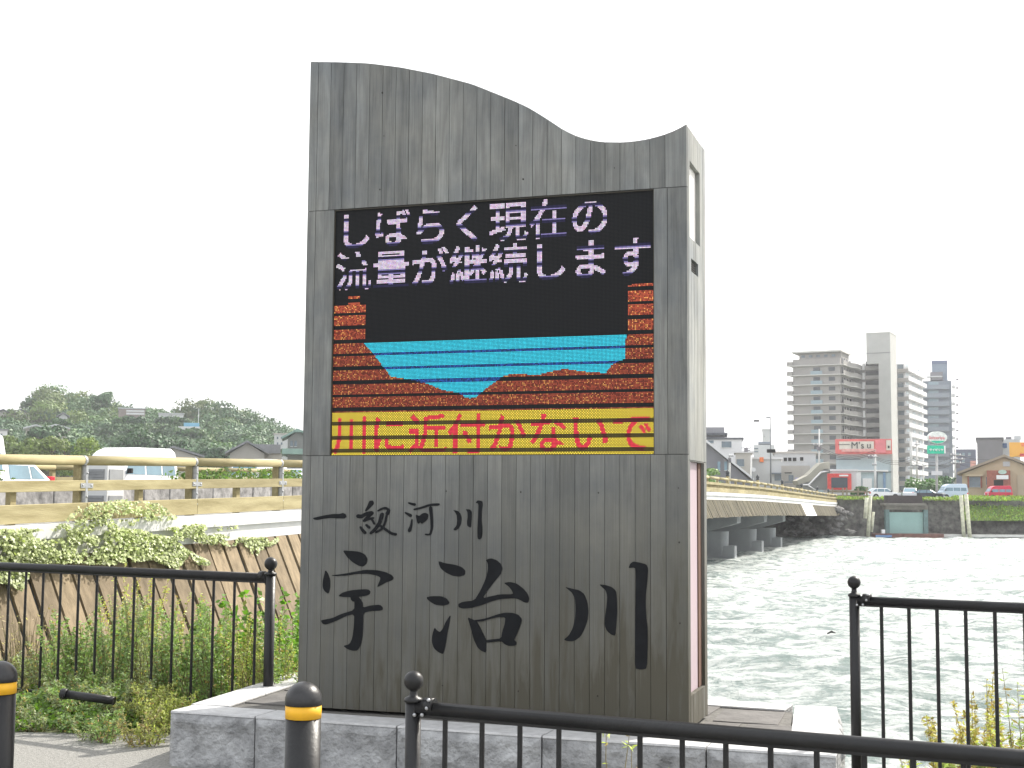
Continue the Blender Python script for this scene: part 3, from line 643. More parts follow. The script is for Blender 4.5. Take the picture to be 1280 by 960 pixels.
# handrails
def handrail(o, label, near, L0, L1, inward):
    t_ = thing('wooden_handrail', label, 'handrail', B0+Vector((.9483*o, -.3172*o, 0)), 'wooden handrails of the bridge', rz=BRZ)
    P = 3.5; k0 = int((L0-24.36)/P)-1
    Lc = 24.36+k0*P
    while Lc < L1:
        if Lc+P > L0:
            a, b = Lc, Lc+P; z0, z1 = zr(a), zr(b)
            mb = MB(); mb.tube([(0, a+.005, z0-.085), (0, b-.005, z1-.085)], .085, 14); mb.build('top_rail', rail_wood, t_)
            mb = MB(); beam(mb, a+.004, b-.004, .0, .09, -.60, -.42); mb.build('middle_board', rail_wood, t_, bevel=.006)
            mb = MB(); beam(mb, a+.004, b-.004, .02, .115, -1.10, -.80); mb.build('bottom_board', rail_wood, t_, bevel=.008)
            mb = MB(); mb.box(-.13, -.002, a-.085, a+.085, z0-1.12*hs(a), z0-.15); mb.build('post', rail_wood, t_, bevel=.006)
            mb = MB(); mb.box(-.10, -.002, a+P/2-.07, a+P/2+.07, (z0+z1)/2-1.12*hs(a), (z0+z1)/2-.60*hs(a)); mb.build('short_post', rail_wood, t_, bevel=.005)
            if near and Lc < 60:
                mb = MB(); mb.box(-.01, .094, a-.03, a+.03, z0-1.0, z0-.17); mb.box(.094, .10, a-.17, a+.17, z0-.55, z0-.47)
                mb.tube([(0, a-.035, z0-.085), (0, a+.035, z0-.085)], .089, 14)
                mb.build('steel_strap', galv, t_)
                mb = MB()
                for dy, dz in ((-.12, -.51), (.12, -.51), (0, -.3), (0, -.7), (0, -.9)): mb.ball((.10, a+dy, z0+dz), .018, 6)
                mb.build('bolt_heads', galv, t_)
            if Lc > 60 or not near:
                mb = MB()
                for q in range(1, 12): mb.box(-.03, .03, a+q*P/12-.03, a+q*P/12+.03, (z0+z1)/2-.81*hs(a), (z0+z1)/2-.60*hs(a))
                mb.build('lattice', rail_wood, t_, kind='stuff')
        Lc += P
    if near:
        for Lp in (78.4, 90.8, 104, 118, 132, 146, 158):
            z_ = zr(Lp); mb = MB(); mb.tube([(.0, Lp, z_-1.12), (.0, Lp, z_+.12)], .11, 12); mb.build('newel_post', rail_wood, t_)
            mb = MB(); mb.lathe((0, Lp, z_+.12), [(.12, 0), (.13, .04), (.08, .09), (.12, .16), (.13, .24), (.07, .34), (.02, .42)], 14); mb.build('finial', M('finial_dark', (.045, .05, .055), .5), t_)
    return t_
handrail(-.06, 'yellowish wooden bridge handrail on the near side with steel straps', True, 8, LE, -1)
handrail(-13.9, 'far side wooden bridge handrail seen behind the vehicles', False, 30, 90, 1)

# stone kerb wall between footway and road, with hedge on top
stone = M('stone_wall', (.22, .215, .21), .9, var=.45, scale=4.5, col2=(.42, .41, .40), bump=.8, bscale=9, rnd=.15)
kw = thing('stone_wall', 'low stained grey stone wall between footway and road behind the near handrail', 'wall', B0, rz=BRZ)
L = 20.
while L < 62:
    mb = MB(); ln = R.uniform(.9, 1.3); beam(mb, L+.012, L+ln-.012, -3.9, -3.5, -1.16, -.62+R.uniform(-.03, .03)); mb.build('stone', stone, kw, bevel=.03); L += ln
def loc_b(o, Ln, z): return Vector((B0.x+.9483*o+.3172*Ln, -.3172*o+.9483*Ln, z))

# ------------------------------------------------------------------ vehicles
tyre = M('tyre', (.02, .02, .02), .9); rim = M('rim', (.45, .45, .46), .35, .8); lampg = M('lamp_glass', (.7, .72, .74), .15); redl = M('tail_lamp', (.65, .03, .05), .25)
def vehicle(name, label, cat, pos, yaw, body, win, Wd, paint, wheels, roofx=None, group=None, lamps=True, tail_h=.8, inset=.12):
    """side profile in (x forward, z); yaw = heading; windows: list of polygons on the side; ends given as quads"""
    v = thing(name, label, cat, pos, group, rz=yaw); zmax = max(p[1] for p in body); xs_ = [p[0] for p in body]; x0, x1 = min(xs_), max(xs_)
    belt = .52*zmax
    def hw(z): return Wd/2 if z < belt else Wd/2-inset*(z-belt)/(zmax-belt)
    n = len(body); vs = [(p[0], -hw(p[1]), p[1]) for p in body]+[(p[0], hw(p[1]), p[1]) for p in body]
    tri = tessellate_polygon([[Vector((p[0], p[1], 0)) for p in body]])
    fs = [tuple(t) for t in tri]+[tuple(i+n for i in reversed(t)) for t in tri]+[(i, (i+1) % n, (i+1) % n+n, i+n) for i in range(n)]
    mb = MB(); mb.add(vs, fs); mb.build('body', paint, v, bevel=.045)
    for P in win['side']:
        for s in (-1, 1):
            mb = MB(); e = .012; m_ = len(P)
            vs = [(p[0], s*(hw(p[1])+e), p[1]) for p in P]+[(p[0], s*(hw(p[1])-.03), p[1]) for p in P]
            tri = tessellate_polygon([[Vector((p[0], p[1], 0)) for p in P]])
            mb.add(vs, [tuple(t) for t in tri]+[tuple(i+m_ for i in reversed(t)) for t in tri]+[(i, (i+1) % m_, (i+1) % m_+m_, i+m_) for i in range(m_)])
            mb.build('side_window', glass_blue, v)
    for (a, b, nm) in (win.get('front') or ())and[(win['front'][0], win['front'][1], 'windscreen')] or []:
        mb = MB(); dx = .02
        mb.hexa([(a[0]+dx, -hw(a[1])+.1, a[1]), (a[0]+dx, hw(a[1])-.1, a[1]), (a[0]-.04, hw(a[1])-.1, a[1]), (a[0]-.04, -hw(a[1])+.1, a[1]), (b[0]+dx, -hw(b[1])+.1, b[1]), (b[0]+dx, hw(b[1])-.1, b[1]), (b[0]-.04, hw(b[1])-.1, b[1]), (b[0]-.04, -hw(b[1])+.1, b[1])]); mb.build(nm, glass_blue, v)
    if win.get('rear'):
        a, b = win['rear']; mb = MB(); dx = -.02
        mb.hexa([(a[0]+dx, -hw(a[1])+.1, a[1]), (a[0]+dx, hw(a[1])-.1, a[1]), (a[0]+.04, hw(a[1])-.1, a[1]), (a[0]+.04, -hw(a[1])+.1, a[1]), (b[0]+dx, -hw(b[1])+.1, b[1]), (b[0]+dx, hw(b[1])-.1, b[1]), (b[0]+.04, hw(b[1])-.1, b[1]), (b[0]+.04, -hw(b[1])+.1, b[1])]); mb.build('rear_window', glass_blue, v)
    for wx_ in wheels:
        for s in (-1, 1):
            y = s*(Wd/2-.09); mb = MB(); mb.tube([(wx_, y-.1, .30), (wx_, y+.105, .30)], .30, 20); wo = mb.build('wheel', tyre, v)
            mb = MB(); mb.tube([(wx_, s*(Wd/2+.016)-.01, .30), (wx_, s*(Wd/2+.016)+.01, .30)], .18, 14); mb.build('rim', rim, wo)
            mb = MB(); mb.tube([(wx_, s*(Wd/2-.20), .32), (wx_, s*(Wd/2+.006), .32)], .37, 20); mb.build('wheel_arch', dark, v)
    for s in (-1, 1):
        y = s*(Wd/2-.2)
        mb = MB(); mb.box(x1-.16, x1+.015, y-.13, y+.13, tail_h-.12, tail_h+.05); mb.build('headlight', lampg, v, bevel=.02)
        mb = MB(); mb.box(x0-.015, x0+.16, s*(Wd/2-.08)-.09, s*(Wd/2-.08)+.082, tail_h-.10, tail_h+.10); mb.build('tail_lamp', redl, v, bevel=.02)
        mb = MB(); mx_ = win['side'][-1][0][0] if win['side'] else x1-.8
        mb.box(win['mir'][0]-.05, win['mir'][0]+.06, s*(Wd/2+.02), s*(Wd/2+.17), win['mir'][1], win['mir'][1]+.16) if 'mir' in win else mb.box(x1-1.0, x1-.9, s*(Wd/2), s*(Wd/2+.13), belt+.03, belt+.15)
        mb.build('mirror', dark, v, bevel=.01)
    mb = MB(); mb.box(x1-.01, x1+.03, -Wd/2+.08, Wd/2-.08, .28, .42); mb.build('bumper', M('bumper_grey', (.3, .3, .31), .6), v, bevel=.02)
    return v
wht = M('car_white', (.78, .79, .80), .25, var=.02, spec=.6); silver = M('car_silver', (.50, .52, .55), .3, .3, var=.03); lblue = M('car_pale_blue', (.50, .60, .70), .3, .1, var=.03); redp = M('car_red', (.55, .02, .06), .3, var=.05); dkp = M('car_dark', (.04, .045, .06), .25)
van_b = [(-1.68, .25), (1.60, .25), (1.68, .45), (1.68, .95), (1.50, 1.15), (1.15, 1.72), (.95, 1.85), (.6, 1.96), (-1.35, 1.99), (-1.58, 1.86), (-1.68, 1.1)]
van_w = {'side': [[(-1.48, 1.10), (-.75, 1.10), (-.75, 1.50), (-1.44, 1.50)], [(-.66, 1.10), (.18, 1.10), (.18, 1.50), (-.66, 1.50)], [(.28, 1.10), (1.34, 1.10), (1.12, 1.50), (.28, 1.50)]], 'front': [(1.5, 1.17), (1.2, 1.62)], 'rear': [(-1.68, 1.12), (-1.60, 1.70)], 'mir': (1.25, 1.12)}
car_b = [(-2.1, .25), (2.1, .25), (2.15, .5), (2.1, .78), (1.95, .86), (1.05, .95), (.35, 1.40), (.1, 1.45), (-1.3, 1.44), (-1.95, 1.02), (-2.12, .95), (-2.15, .5)]
car_w = {'side': [[(-1.75, 1.0), (-1.15, 1.0), (-1.1, 1.34), (-1.28, 1.34)], [(-1.08, .98), (-.15, .98), (-.15, 1.36), (-1.02, 1.36)], [(-.07, .98), (.85, .97), (.30, 1.34), (-.07, 1.36)]], 'front': [(1.03, .97), (.38, 1.39)], 'rear': [(-1.97, 1.04), (-1.36, 1.41)], 'mir': (.75, .98)}
yaw_to_cam = math.atan2(-.9483, -.3172)
def on_bridge(px, D, off=0):      # a spot on the roadway in line with picture column px
    p = at(px, 600, D); Ln = (p.x-B0.x)*.3172+p.y*.9483; p.z = zr(Ln)-1.42+off; return p
vehicle('van', 'white high roofed van on the bridge behind the handrail', 'van', on_bridge(163, 44), yaw_to_cam, van_b, van_w, 1.48, wht, (-1.15, 1.15), inset=.10)
vehicle('car', 'silver white estate car with red tail lamp at the left end of the bridge', 'car', on_bridge(-24, 37), yaw_to_cam+.05, car_b, car_w, 1.7, wht, (-1.3, 1.3), tail_h=.98)
vehicle('van', 'white van cut by the left edge of the photo, roof above the handrail', 'van', on_bridge(-92, 33), yaw_to_cam, [(x*1.15, z*1.12) for x, z in van_b], {'side': [[(x*1.15, z*1.12) for x, z in P] for P in van_w['side']], 'front': [(1.5*1.15, 1.29), (1.16*1.15, 1.9)], 'mir': (1.44, 1.25)}, 1.7, wht, (-1.3, 1.3))
vehicle('minivan', 'white minivan on the bridge farther along, just left of the wooden sign', 'van', on_bridge(322, 66), yaw_to_cam, van_b, van_w, 1.6, wht, (-1.15, 1.15))
vehicle('car', 'silver car on the bridge half hidden by the left edge of the wooden sign', 'car', on_bridge(366, 60), yaw_to_cam, car_b, car_w, 1.7, silver, (-1.3, 1.3))
# utility cabinet on the footway
cb = on_bridge(127, 26, .26); cabz = cb.z
cab = thing('utility_cabinet', 'pale grey louvred cabinet standing in front of the white van', 'cabinet', cb, rz=BRZ)
cm = M('cabinet_grey', (.62, .63, .63), .5, var=.05)
mb = MB(); mb.box(-.32, .32, -.28, .28, 0, 1.03); mb.build('housing', cm, cab, bevel=.02)
lv = M('louvre_grey', (.27, .28, .29), .6)
for zz in (.10, .60):
    mb = MB(); mb.box(-.26, .26, -.30, -.281, zz, zz+.33)
    for k in range(6): mb.box(-.25, .25, -.315, -.301, zz+.03+k*.05, zz+.05+k*.05)
    mb.build('louvre', lv, cab)
    mb = MB(); mb.box(.321, .335, -.22, .22, zz, zz+.33); mb.build('louvre', lv, cab)

# ------------------------------------------------------------------ far bank: quay wall, slope, gate
quay = M('quay_stone', (.085, .08, .078), .95, var=.6, scale=1.5, bump=1., bscale=5, col2=(.19, .185, .17))
def strip(name, P, z0, z1, back, mat, parent=None, nz=10, nx=200, amp=.25, seed=3, kind='structure', label=None, cat=None):
    P = [Vector(p) for p in P]; segs = [(P[i+1]-P[i]).length for i in range(len(P)-1)]; T = sum(segs)
    X = np.zeros((nz, nx)); Y = np.zeros((nz, nx)); Z = np.zeros((nz, nx)); cum = np.concatenate([[0], np.cumsum(segs)])
    for i in range(nx):
        s = T*i/(nx-1); k = min(int(np.searchsorted(cum, s, 'right'))-1, len(segs)-1); p = P[k].lerp(P[k+1], (s-cum[k])/segs[k])
        for j in range(nz):
            f = j/(nz-1); X[j, i] = p.x; Y[j, i] = p.y+back*f; Z[j, i] = z0+(z1-z0)*f
    nse = (fbm(X*.9+Y*.3, Z*1.6, 4, seed)-.5)*amp
    Y -= nse
    o = grid(name, X, Y, Z, mat); 
    if kind: o['kind'] = kind
    if parent: o.parent = parent
    return tag(o, label, cat)
strip('quay_wall', bankline[1:-1], WZ-.6, FZ-.02, 1.6, quay, nx=900, nz=14, amp=1.1)
# rubble slope beside the far bridge end
rub = M('rubble', (.10, .098, .095), .95, var=.5, scale=1.2, bump=.9, bscale=4, col2=(.30, .29, .28))
mb = MB()
for i in range(60):
    px = R.uniform(985, 1066); yy_ = R.uniform(636, 669); D = 156-2.5*R.random(); p = at(px, yy_, D); r_ = R.uniform(.15, .55)
    vs = []
    for a in range(5):
        for b_ in range(7):
            th = math.pi*(a+.5)/5; ph = 2*math.pi*b_/7; q = r_*R.uniform(.7, 1.15); vs.append((p.x+q*math.sin(th)*math.cos(ph)*1.3, p.y+q*math.sin(th)*math.sin(ph), p.z+q*math.cos(th)*.8))
    fs = [(a*7+b_, a*7+(b_+1) % 7, (a+1)*7+(b_+1) % 7, (a+1)*7+b_) for a in range(4) for b_ in range(7)]+[tuple(range(7)), tuple(28+k for k in range(7))]
    mb.add(vs, fs)
tag(mb.build('rubble', rub), 'grey rubble heap on the far bank beside the bridge end', 'rubble', kind='stuff')
gate = thing('sluice_gate', 'teal steel sluice gate set in the dark stone wall of the far bank', 'gate', at(1133, 668, 156.3))
def fb(x0, x1, y0, y1, D, th, name, mat, parent=None, label=None, bevel=.02):   # a box seen between picture columns/rows at distance D
    a = at(x0, y1, D); b_ = at(x1, y0, D); mb = MB(); mb.box(a.x, b_.x, D, D+th, a.z, b_.z)
    if parent:
        o = mb.build(name, mat, parent, label, bevel, loc=parent.location); o.location = (0, 0, 0)
    else:
        o = mb.build(name, mat, None, label, bevel, loc=Vector(((a.x+b_.x)/2, D, a.z)))
    return o
teal = M('gate_teal', (.27, .42, .40), .6, var=.07, scale=.8); tealf = M('gate_frame', (.13, .20, .20), .7)
fb(1112, 1155, 640.5, 667, 156.0, .3, 'panel', teal, gate); fb(1107.5, 1111.8, 637, 670, 155.7, .7, 'guide_post', tealf, gate); fb(1155.2, 1160, 637, 670, 155.7, .7, 'guide_post', tealf, gate)
fb(1107, 1160, 632, 636.8, 155.6, 1.2, 'lintel', M('old_concrete', (.17, .16, .14), .9, var=.3, scale=1), gate)
fb(1109, 1153, 619.5, 629, 155.4, 1.4, 'machine_cover', M('cover_brown', (.05, .04, .04), .8), gate)
fb(1105, 1158, 629.1, 631.9, 155.2, 1.8, 'platform', M('old_concrete', (.17, .16, .14)), gate)
fb(1094, 1180, 667.5, 672.5, 154.6, 1.6, 'footing', M('footing_red', (.17, .09, .075), .9, var=.4, scale=2), gate)
tag(fb(1095, 1115, 669, 671.5, 154.3, .25, 'plastic_sheet', M('sheet_blue', (.16, .27, .48), .6)), 'small blue sheet at the water edge below the teal gate', 'sheet')
tag(fb(1102.5, 1106.5, 662, 667, 154.8, .5, 'white_drum', white_paint), 'small white drum left of the teal gate by the water', 'drum')
def pole(name, label, x0, y0, x1, y1, D, r, mat, cat='pole', group=None, D2=None):
    a = at(x0, y0, D); b_ = at(x1, y1, D2 or D); mb = MB(); mb.tube([a, b_], r, 10); o = mb.build(name, mat, loc=b_); return tag(o, label, cat, group)
cream = M('pole_cream', (.55, .54, .42), .7, var=.35, scale=2.5)
gp = 'pale mooring poles against the far bank wall'
pole('mooring_pole', 'tall cream pole leaning on far bank left of the teal gate', 1088, 620, 1085, 671, 154.5, .21, cream, 'pole', gp)
pole('mooring_pole', 'short cream stub pole hanging at left of the taller cream pole', 1083.5, 622, 1081.5, 648, 154.3, .22, cream, 'pole', gp)
pole('mooring_pole', 'thin cream pole just right of the tall one left of the gate', 1092, 640, 1089.5, 665, 154.7, .16, cream, 'pole', gp)
pole('mooring_pole', 'left one of two cream poles where grass slope begins', 1201, 619, 1205, 672, 154.5, .21, cream, 'pole', gp)
pole('mooring_pole', 'right one of two cream poles where grass slope begins', 1207.5, 618, 1212.5, 674, 154.3, .22, cream, 'pole', gp)
tag(fb(1180, 1400, 669.5, 671.2, 155.0, .5, 'quay_ledge', concrete), kind='structure')
# grass bank on top of the wall at the right
gs = M('grass_slope', (.10, .17, .04), .95, var=.35, scale=.5, bump=.8, bscale=3, col2=(.17, .24, .06))
Xg, Tg = np.meshgrid(np.linspace(at(1205, 640, 157).x, 130, 160), np.linspace(0, 1, 26))
Zg = -.4+(2.45+.4)*np.sin(Tg*math.pi/2)**1.1+(fbm(Xg*.6, Tg*4, 4, 9)-.5)*.5*np.sin(Tg*3.1); Yg = 156.6+Tg*5
Zg = np.where(Tg > .96, FZ-.1, Zg)
tag(grid('grass_bank', Xg, Yg, Zg, gs), kind='structure')
gl = LM('grass_blades', (.19, .27, .06)); n = 15000
tx = RNG.uniform(Xg.min(), 128, n); tt = RNG.uniform(0, .95, n); cz = -.4+2.85*np.sin(tt*math.pi/2)**1.1+.06
o = leafobj('grass', np.stack([tx, 156.5+tt*5, cz], 1), RNG.normal(size=(n, 3))*[1, 1, .3], RNG.uniform(.10, .22, n), gl, aspect=3, D=RNG.normal(size=(n, 3))*[.35, .35, 1]); o['kind'] = 'stuff'
n = 2500; tx = RNG.uniform(38, 60, n); o = leafobj('grass', np.stack([tx, RNG.uniform(157.5, 160.5, n), RNG.uniform(1.95, 2.25, n)], 1), RNG.normal(size=(n, 3)), RNG.uniform(.12, .26, n), gl, aspect=3, D=RNG.normal(size=(n, 3))*[.35, .35, 1]); o['kind'] = 'stuff'

# ------------------------------------------------------------------ buildings on the far bank, right
def facade(name, label, cat, x0, x1, y0, yb, D, depth, mat, wins=(), winmat=None, roof=None, roofmat=None, group=None, parts=(), cap=None):
    b_ = at((x0+x1)/2, yb, D); b_.z = b_.z-1 if name == 'hill_house' else min(b_.z, FZ-.05)
    t_ = thing(name, label, cat, b_, group, rz=-math.atan2(b_.x, b_.y))
    a = at(x0, y0, D); c = at(x1, y0, D); mb = MB(); mb.box(a.x, c.x, D, D+depth, b_.z, a.z)
    o = mb.build('wall', mat, t_, loc=b_); o.location = (0, 0, 0)
    for wv in wins:
        wx0, wx1, wy0, wy1 = wv[:4]; fb(wx0, wx1, wy0, wy1, D-.06, .12, 'window', wv[4] if len(wv) > 4 else (winmat or glass), t_, bevel=0)
        fb(wx0-.25, wx1+.25, wy1, wy1+.5, D-.14, .2, 'sill', concrete, t_, bevel=0)
    if roof:   # gable seen from the front: (x left eave, x ridge, x right eave, y eave, y ridge)
        xl, xr, xm, ye, yr = roof[0], roof[2], roof[1], roof[3], roof[4]
        L_ = at(xl, ye, D); M_ = at(xm, yr, D); R_ = at(xr, roof[5] if len(roof) > 5 else ye, D)
        mb = MB(); mb.prism([(a.x, a.z), (c.x, a.z), (min(c.x, R_.x), R_.z), (M_.x, M_.z), (max(a.x, L_.x), L_.z)], 'y', D+.01, D+depth-.01); o = mb.build('gable', mat, t_, loc=b_); o.location = (0, 0, 0)
        mb = MB(); h_ = .32; mb.prism([(L_.x-.4, L_.z-.1), (M_.x, M_.z+.02), (R_.x+.4, R_.z-.1), (R_.x+.4, R_.z-.1+h_), (M_.x, M_.z+.05+h_), (L_.x-.4, L_.z-.1+h_)], 'y', D-.7, D+depth+.5); o = mb.build('roof', roofmat, t_, loc=b_); o.location = (0, 0, 0)
    elif cap:
        mb = MB(); mb.box(a.x-.25, c.x+.25, D-.25, D+depth+.25, a.z+.003, a.z+.3); o = mb.build('parapet', cap, t_, loc=b_); o.location = (0, 0, 0)
    for (nm, px0, px1, py0, py1, dd, th, mt) in parts: fb(px0, px1, py0, py1, D+dd, th, nm, mt, t_)
    return t_
def wallm(n, c, **k): return M(n, c, .85, var=k.get('var', .08), scale=.4, bump=.05)
w_white = wallm('wall_white', (.62, .62, .63)); w_grey = wallm('wall_grey', (.20, .20, .215)); w_beige = wallm('wall_beige', (.42, .40, .37)); w_lt = wallm('wall_light_grey', (.50, .51, .52)); w_blue = wallm('wall_pale_blue', (.46, .55, .58)); w_apt = wallm('wall_apartment', (.29, .275, .262)); w_slate = wallm('wall_slate', (.17, .20, .235)); w_purp = wallm('wall_dark_grey', (.18, .175, .19))
roofd = M('roof_dark', (.10, .105, .12), .7, var=.2, scale=2); tile = M('roof_tile_grey', (.20, .205, .215), .6, var=.2, scale=1, bump=.4, bscale=6)
facade('house', 'dark grey gabled house with two small windows behind the bridge handrail', 'house', 868, 937, 600, 616, 178, 12, w_grey, [(897, 900.5, 577, 588), (905.5, 909, 577, 588)], glass_blue, roof=(868, 878, 938, 570, 549, 600), roofmat=w_white)
facade('house', 'white upper storeyed house with dark flat roof and wide window', 'house', 850, 927, 549, 616, 212, 14, w_white, [(902, 914, 552, 559.5), (884, 892, 550.5, 554)], glass, cap=roofd, parts=[('penthouse', 880, 903, 534, 547, 2, 6, wallm('wall_mid_grey', (.26, .26, .28))), ('eave', 868, 908, 541, 543.5, 1, 8, roofd)])
facade('house', 'plain beige house with a square dark window beside the lamp post', 'house', 919.5, 940, 566, 616, 196, 9, w_beige, [(921, 930, 574, 583)], glass, cap=w_white)
facade('low_building', 'long pale low building with a row of four dark windows under the apartment tower', 'building', 968, 1019, 566.5, 616, 214, 16, w_lt, [(980, 984, 572, 576.5), (985.5, 989.5, 572, 576.5), (991, 995.5, 572, 576.5), (1000, 1004, 571.5, 576)], dark, cap=w_beige)
facade('low_building', 'pale grey shop block with small window behind the signal by the lamp post', 'building', 938, 976, 574, 616, 200, 10, w_lt, [(968, 977-.8, 593, 601)], glass, cap=w_white, parts=[('orange_sign', 950, 955, 571.5, 577.5, -.3, .25, M('sign_orange', (.75, .20, .06), .5)), ('canopy', 966, 978, 591, 592.5, -1, 1, w_slate)])
facade('low_building', 'greyish two storey block with signs behind the footbridge stair', 'building', 976.5, 1012, 582, 616, 202, 10, w_beige, [(981, 990, 590.5, 592, dark), (986, 992, 594, 601), (981, 1000, 602, 603.5, w_slate), (994, 999, 597, 602, M('sign_lilac', (.45, .42, .6), .6))], glass)
facade('apartment_block', 'distant pale tower block with stepped top behind the lamp post', 'building', 953, 963.5, 537, 616, 620, 20, wallm('wall_hazy', (.48, .49, .50)), [(955, 956, 545, 546)], cap=w_lt)
facade('apartment_block', 'hazy white block with dark roof edge left of the lamp post', 'building', 942, 968, 556, 616, 330, 20, wallm('wall_hazy2', (.55, .56, .58)), [(943, 948, 560, 561.3), (943, 948, 564, 565.3)], glass, parts=[('penthouse', 946, 962, 552.5, 555.6, 2, 8, w_slate)])
# shop with billboard
shop = facade('shop', 'pale blue shop building under a red and white billboard', 'shop', 1046, 1114, 567, 616, 198, 14, w_blue, [], parts=[('stripe', 1046, 1076, 573.5, 574.3, -.08, .1, w_slate), ('pilaster', 1095.5, 1097, 590, 616, -.3, .3, w_slate), ('pilaster', 1104, 1106.5, 589, 616, -.3, .3, M('stripe_blue', (.20, .30, .45), .6)), ('white_panel', 1063, 1077, 590, 616, -.25, .2, white_paint), ('white_panel', 1079, 1090, 598, 616, -.25, .2, white_paint), ('fascia_band', 1046, 1110, 587.5, 590, -.35, .3, white_paint), ('corner_trim', 1113.5, 1115, 567, 616, -.2, .4, concrete)])
bill = thing('billboard', 'red and white billboard with black letters over the pale blue shop', 'billboard', at(1080, 567, 197)); bill.rotation_euler.z = -math.atan2(bill.location.x, bill.location.y)
red_b = M('billboard_red', (.62, .16, .15), .6, var=.25, scale=.8); cream_b = M('billboard_cream', (.62, .57, .50), .6, var=.08); red2 = M('billboard_rose', (.66, .20, .22), .6, var=.15, scale=1)
fb(1046, 1114.5, 549, 567, 196.6, 1.2, 'panel', red_b, bill); fb(1051, 1093, 551.8, 561.5, 196.5, .1, 'field', cream_b, bill, bevel=0); fb(1054, 1096, 561.2, 564.3, 196.45, .1, 'field', M('billboard_pink', (.66, .36, .33), .6), bill, bevel=0)
fb(1095, 1107, 550, 566, 196.5, .1, 'field', red2, bill, bevel=0); fb(1108, 1113.5, 550.5, 563, 196.5, .1, 'field', cream_b, bill, bevel=0); fb(1110, 1112, 557.5, 560.5, 196.4, .1, 'mark', dark, bill, bevel=0)
fb(1050, 1064, 555, 555.5, 196.4, .06, 'rule', dark, bill, bevel=0)
def sign_text(body, parent, x, y, D, size, mat, font_off=.02, squash=1., align='LEFT', name='lettering'):
    c = bpy.data.curves.new(name, 'FONT'); c.body = body; c.size = size; c.extrude = .02; c.offset = font_off*size; c.align_x = align; c.space_character = 1.05
    o = bpy.data.objects.new(name, c); COL.objects.link(o); bpy.context.view_layer.update()
    dg = bpy.context.evaluated_depsgraph_get(); me = bpy.data.meshes.new_from_object(o.evaluated_get(dg)); bpy.data.objects.remove(o)
    p = at(x, y, D); mt = Matrix.Translation(p-(Vector(parent.location) if parent else Vector((0, 0, 0)))) @ Matrix.Rotation(math.pi/2, 4, 'X') @ Matrix.Diagonal((squash, 1, 1, 1)); me.transform(mt)
    me.materials.clear(); me.materials.append(mat); o = bpy.data.objects.new(name, me); COL.objects.link(o); o.parent = parent; return o
lt = M('letter_black', (.03, .03, .035), .6)
sign_text("M's", bill, 1065.5, 560.4, 196.35, 1.35, lt, .0); sign_text("u", bill, 1084.5, 560.4, 196.35, 1.35, lt, .0)
# white building with a red framed screen
facade('shop', 'small white shop carrying the red framed video screen', 'shop', 1040, 1070, 589, 616, 188, 6, w_white, cap=w_white)
scn = thing('video_screen', 'red framed dark video screen on the small white shop', 'screen', at(1049, 612, 187.5)); scn.rotation_euler.z = -math.atan2(scn.location.x, scn.location.y)
redf = M('screen_red', (.62, .07, .06), .5); fb(1034.5, 1063.5, 592, 612, 187.6, .3, 'frame', redf, scn); fb(1039.5, 1059, 597, 609.5, 187.5, .2, 'screen', M('screen_dark', (.05, .065, .08), .3), scn, bevel=0)
fb(1049, 1060, 593.5, 595.3, 187.5, .1, 'lettering', white_paint, scn, bevel=0)
# footbridge stair
st = thing('footbridge_stair', 'covered grey footbridge stair climbing behind the far handrail', 'stair', at(1022, 616, 192))
a0 = at(1000, 607, 192); a1 = at(1031, 584, 192); a2 = at(1038, 584, 192); a3 = at(1038, 612, 192); a4 = at(1003, 612, 192)
b0 = Vector(st.location)
def stp(pts, y0, y1, nm, mt):
    mb = MB(); mb.prism([(p.x, p.z) for p in pts], 'y', y0, y1); o = mb.build(nm, mt, st, loc=b0); o.location = (0, 0, 0)
stp([a0, a1, a2, a3, a4], 192.3, 195, 'wall', wallm('stair_grey', (.27, .28, .27)))
stp([at(996, 601, 192), at(1010, 594, 192), at(1026, 579, 192), at(1037, 577, 192), at(1037, 586, 192), at(1030, 586, 192), at(1014, 601, 192), at(998, 606, 192)], 192, 195.2, 'canopy', wallm('canopy_olive', (.33, .32, .27)))
mb = MB(); mb.tube([at(1004, 606, 191.8), at(1011, 606, 191.8), at(1026, 590.5, 191.8), at(1036, 588.5, 191.8)], .13, 8); o = mb.build('handrail', white_paint, st, loc=b0); o.location = (0, 0, 0)
mb = MB(); mb.tube([at(1011, 607, 191.7), at(1020, 613, 191.7)], .09, 8); o = mb.build('handrail', white_paint, st, loc=b0); o.location = (0, 0, 0)

# tall apartment tower
AU = Vector((.896, -.445)); rzA = math.atan2(-.445, .896); c0_ = at(1052, 600, 400); AB = Vector((c0_.x, 400, FZ-.05))
apt = thing('apartment_tower', 'tall beige apartment tower with many balconies, stepped chevron bays and a taller lift shaft', 'apartment building', AB, rz=rzA)
def ab(nm, u0, u1, v0, v1, z0, z1, mt, kind=None):
    mb = MB(); mb.box(u0, u1, v0, v1, z0-AB.z, z1-AB.z); return mb.build(nm, mt, apt)
wdk = M('window_dark', (.045, .055, .065), .25); slabm = wallm('slab_light', (.52, .51, .49)); glassb = M('balcony_glass', (.24, .32, .36), .3, var=.15)
ab('wall', -14.2, 0, 0, 20, FZ-.05, 44.6, w_apt); ab('wall', .01, 8.15, 20.01, 34, FZ-.05, 44, w_apt); ab('shaft_head', 4.6, 8.19, 15.5, 25.5, 44.01, 53.4, wallm('shaft_grey', (.40, .40, .385))); ab('lift_shaft', 8.2, 11.8, 15.5, 25.5, FZ-.05, 53.4, wallm('shaft_grey', (.40, .40, .385))); ab('shaft_cap', 4.5, 11.9, 15.4, 25.6, 53.4, 53.65, slabm)
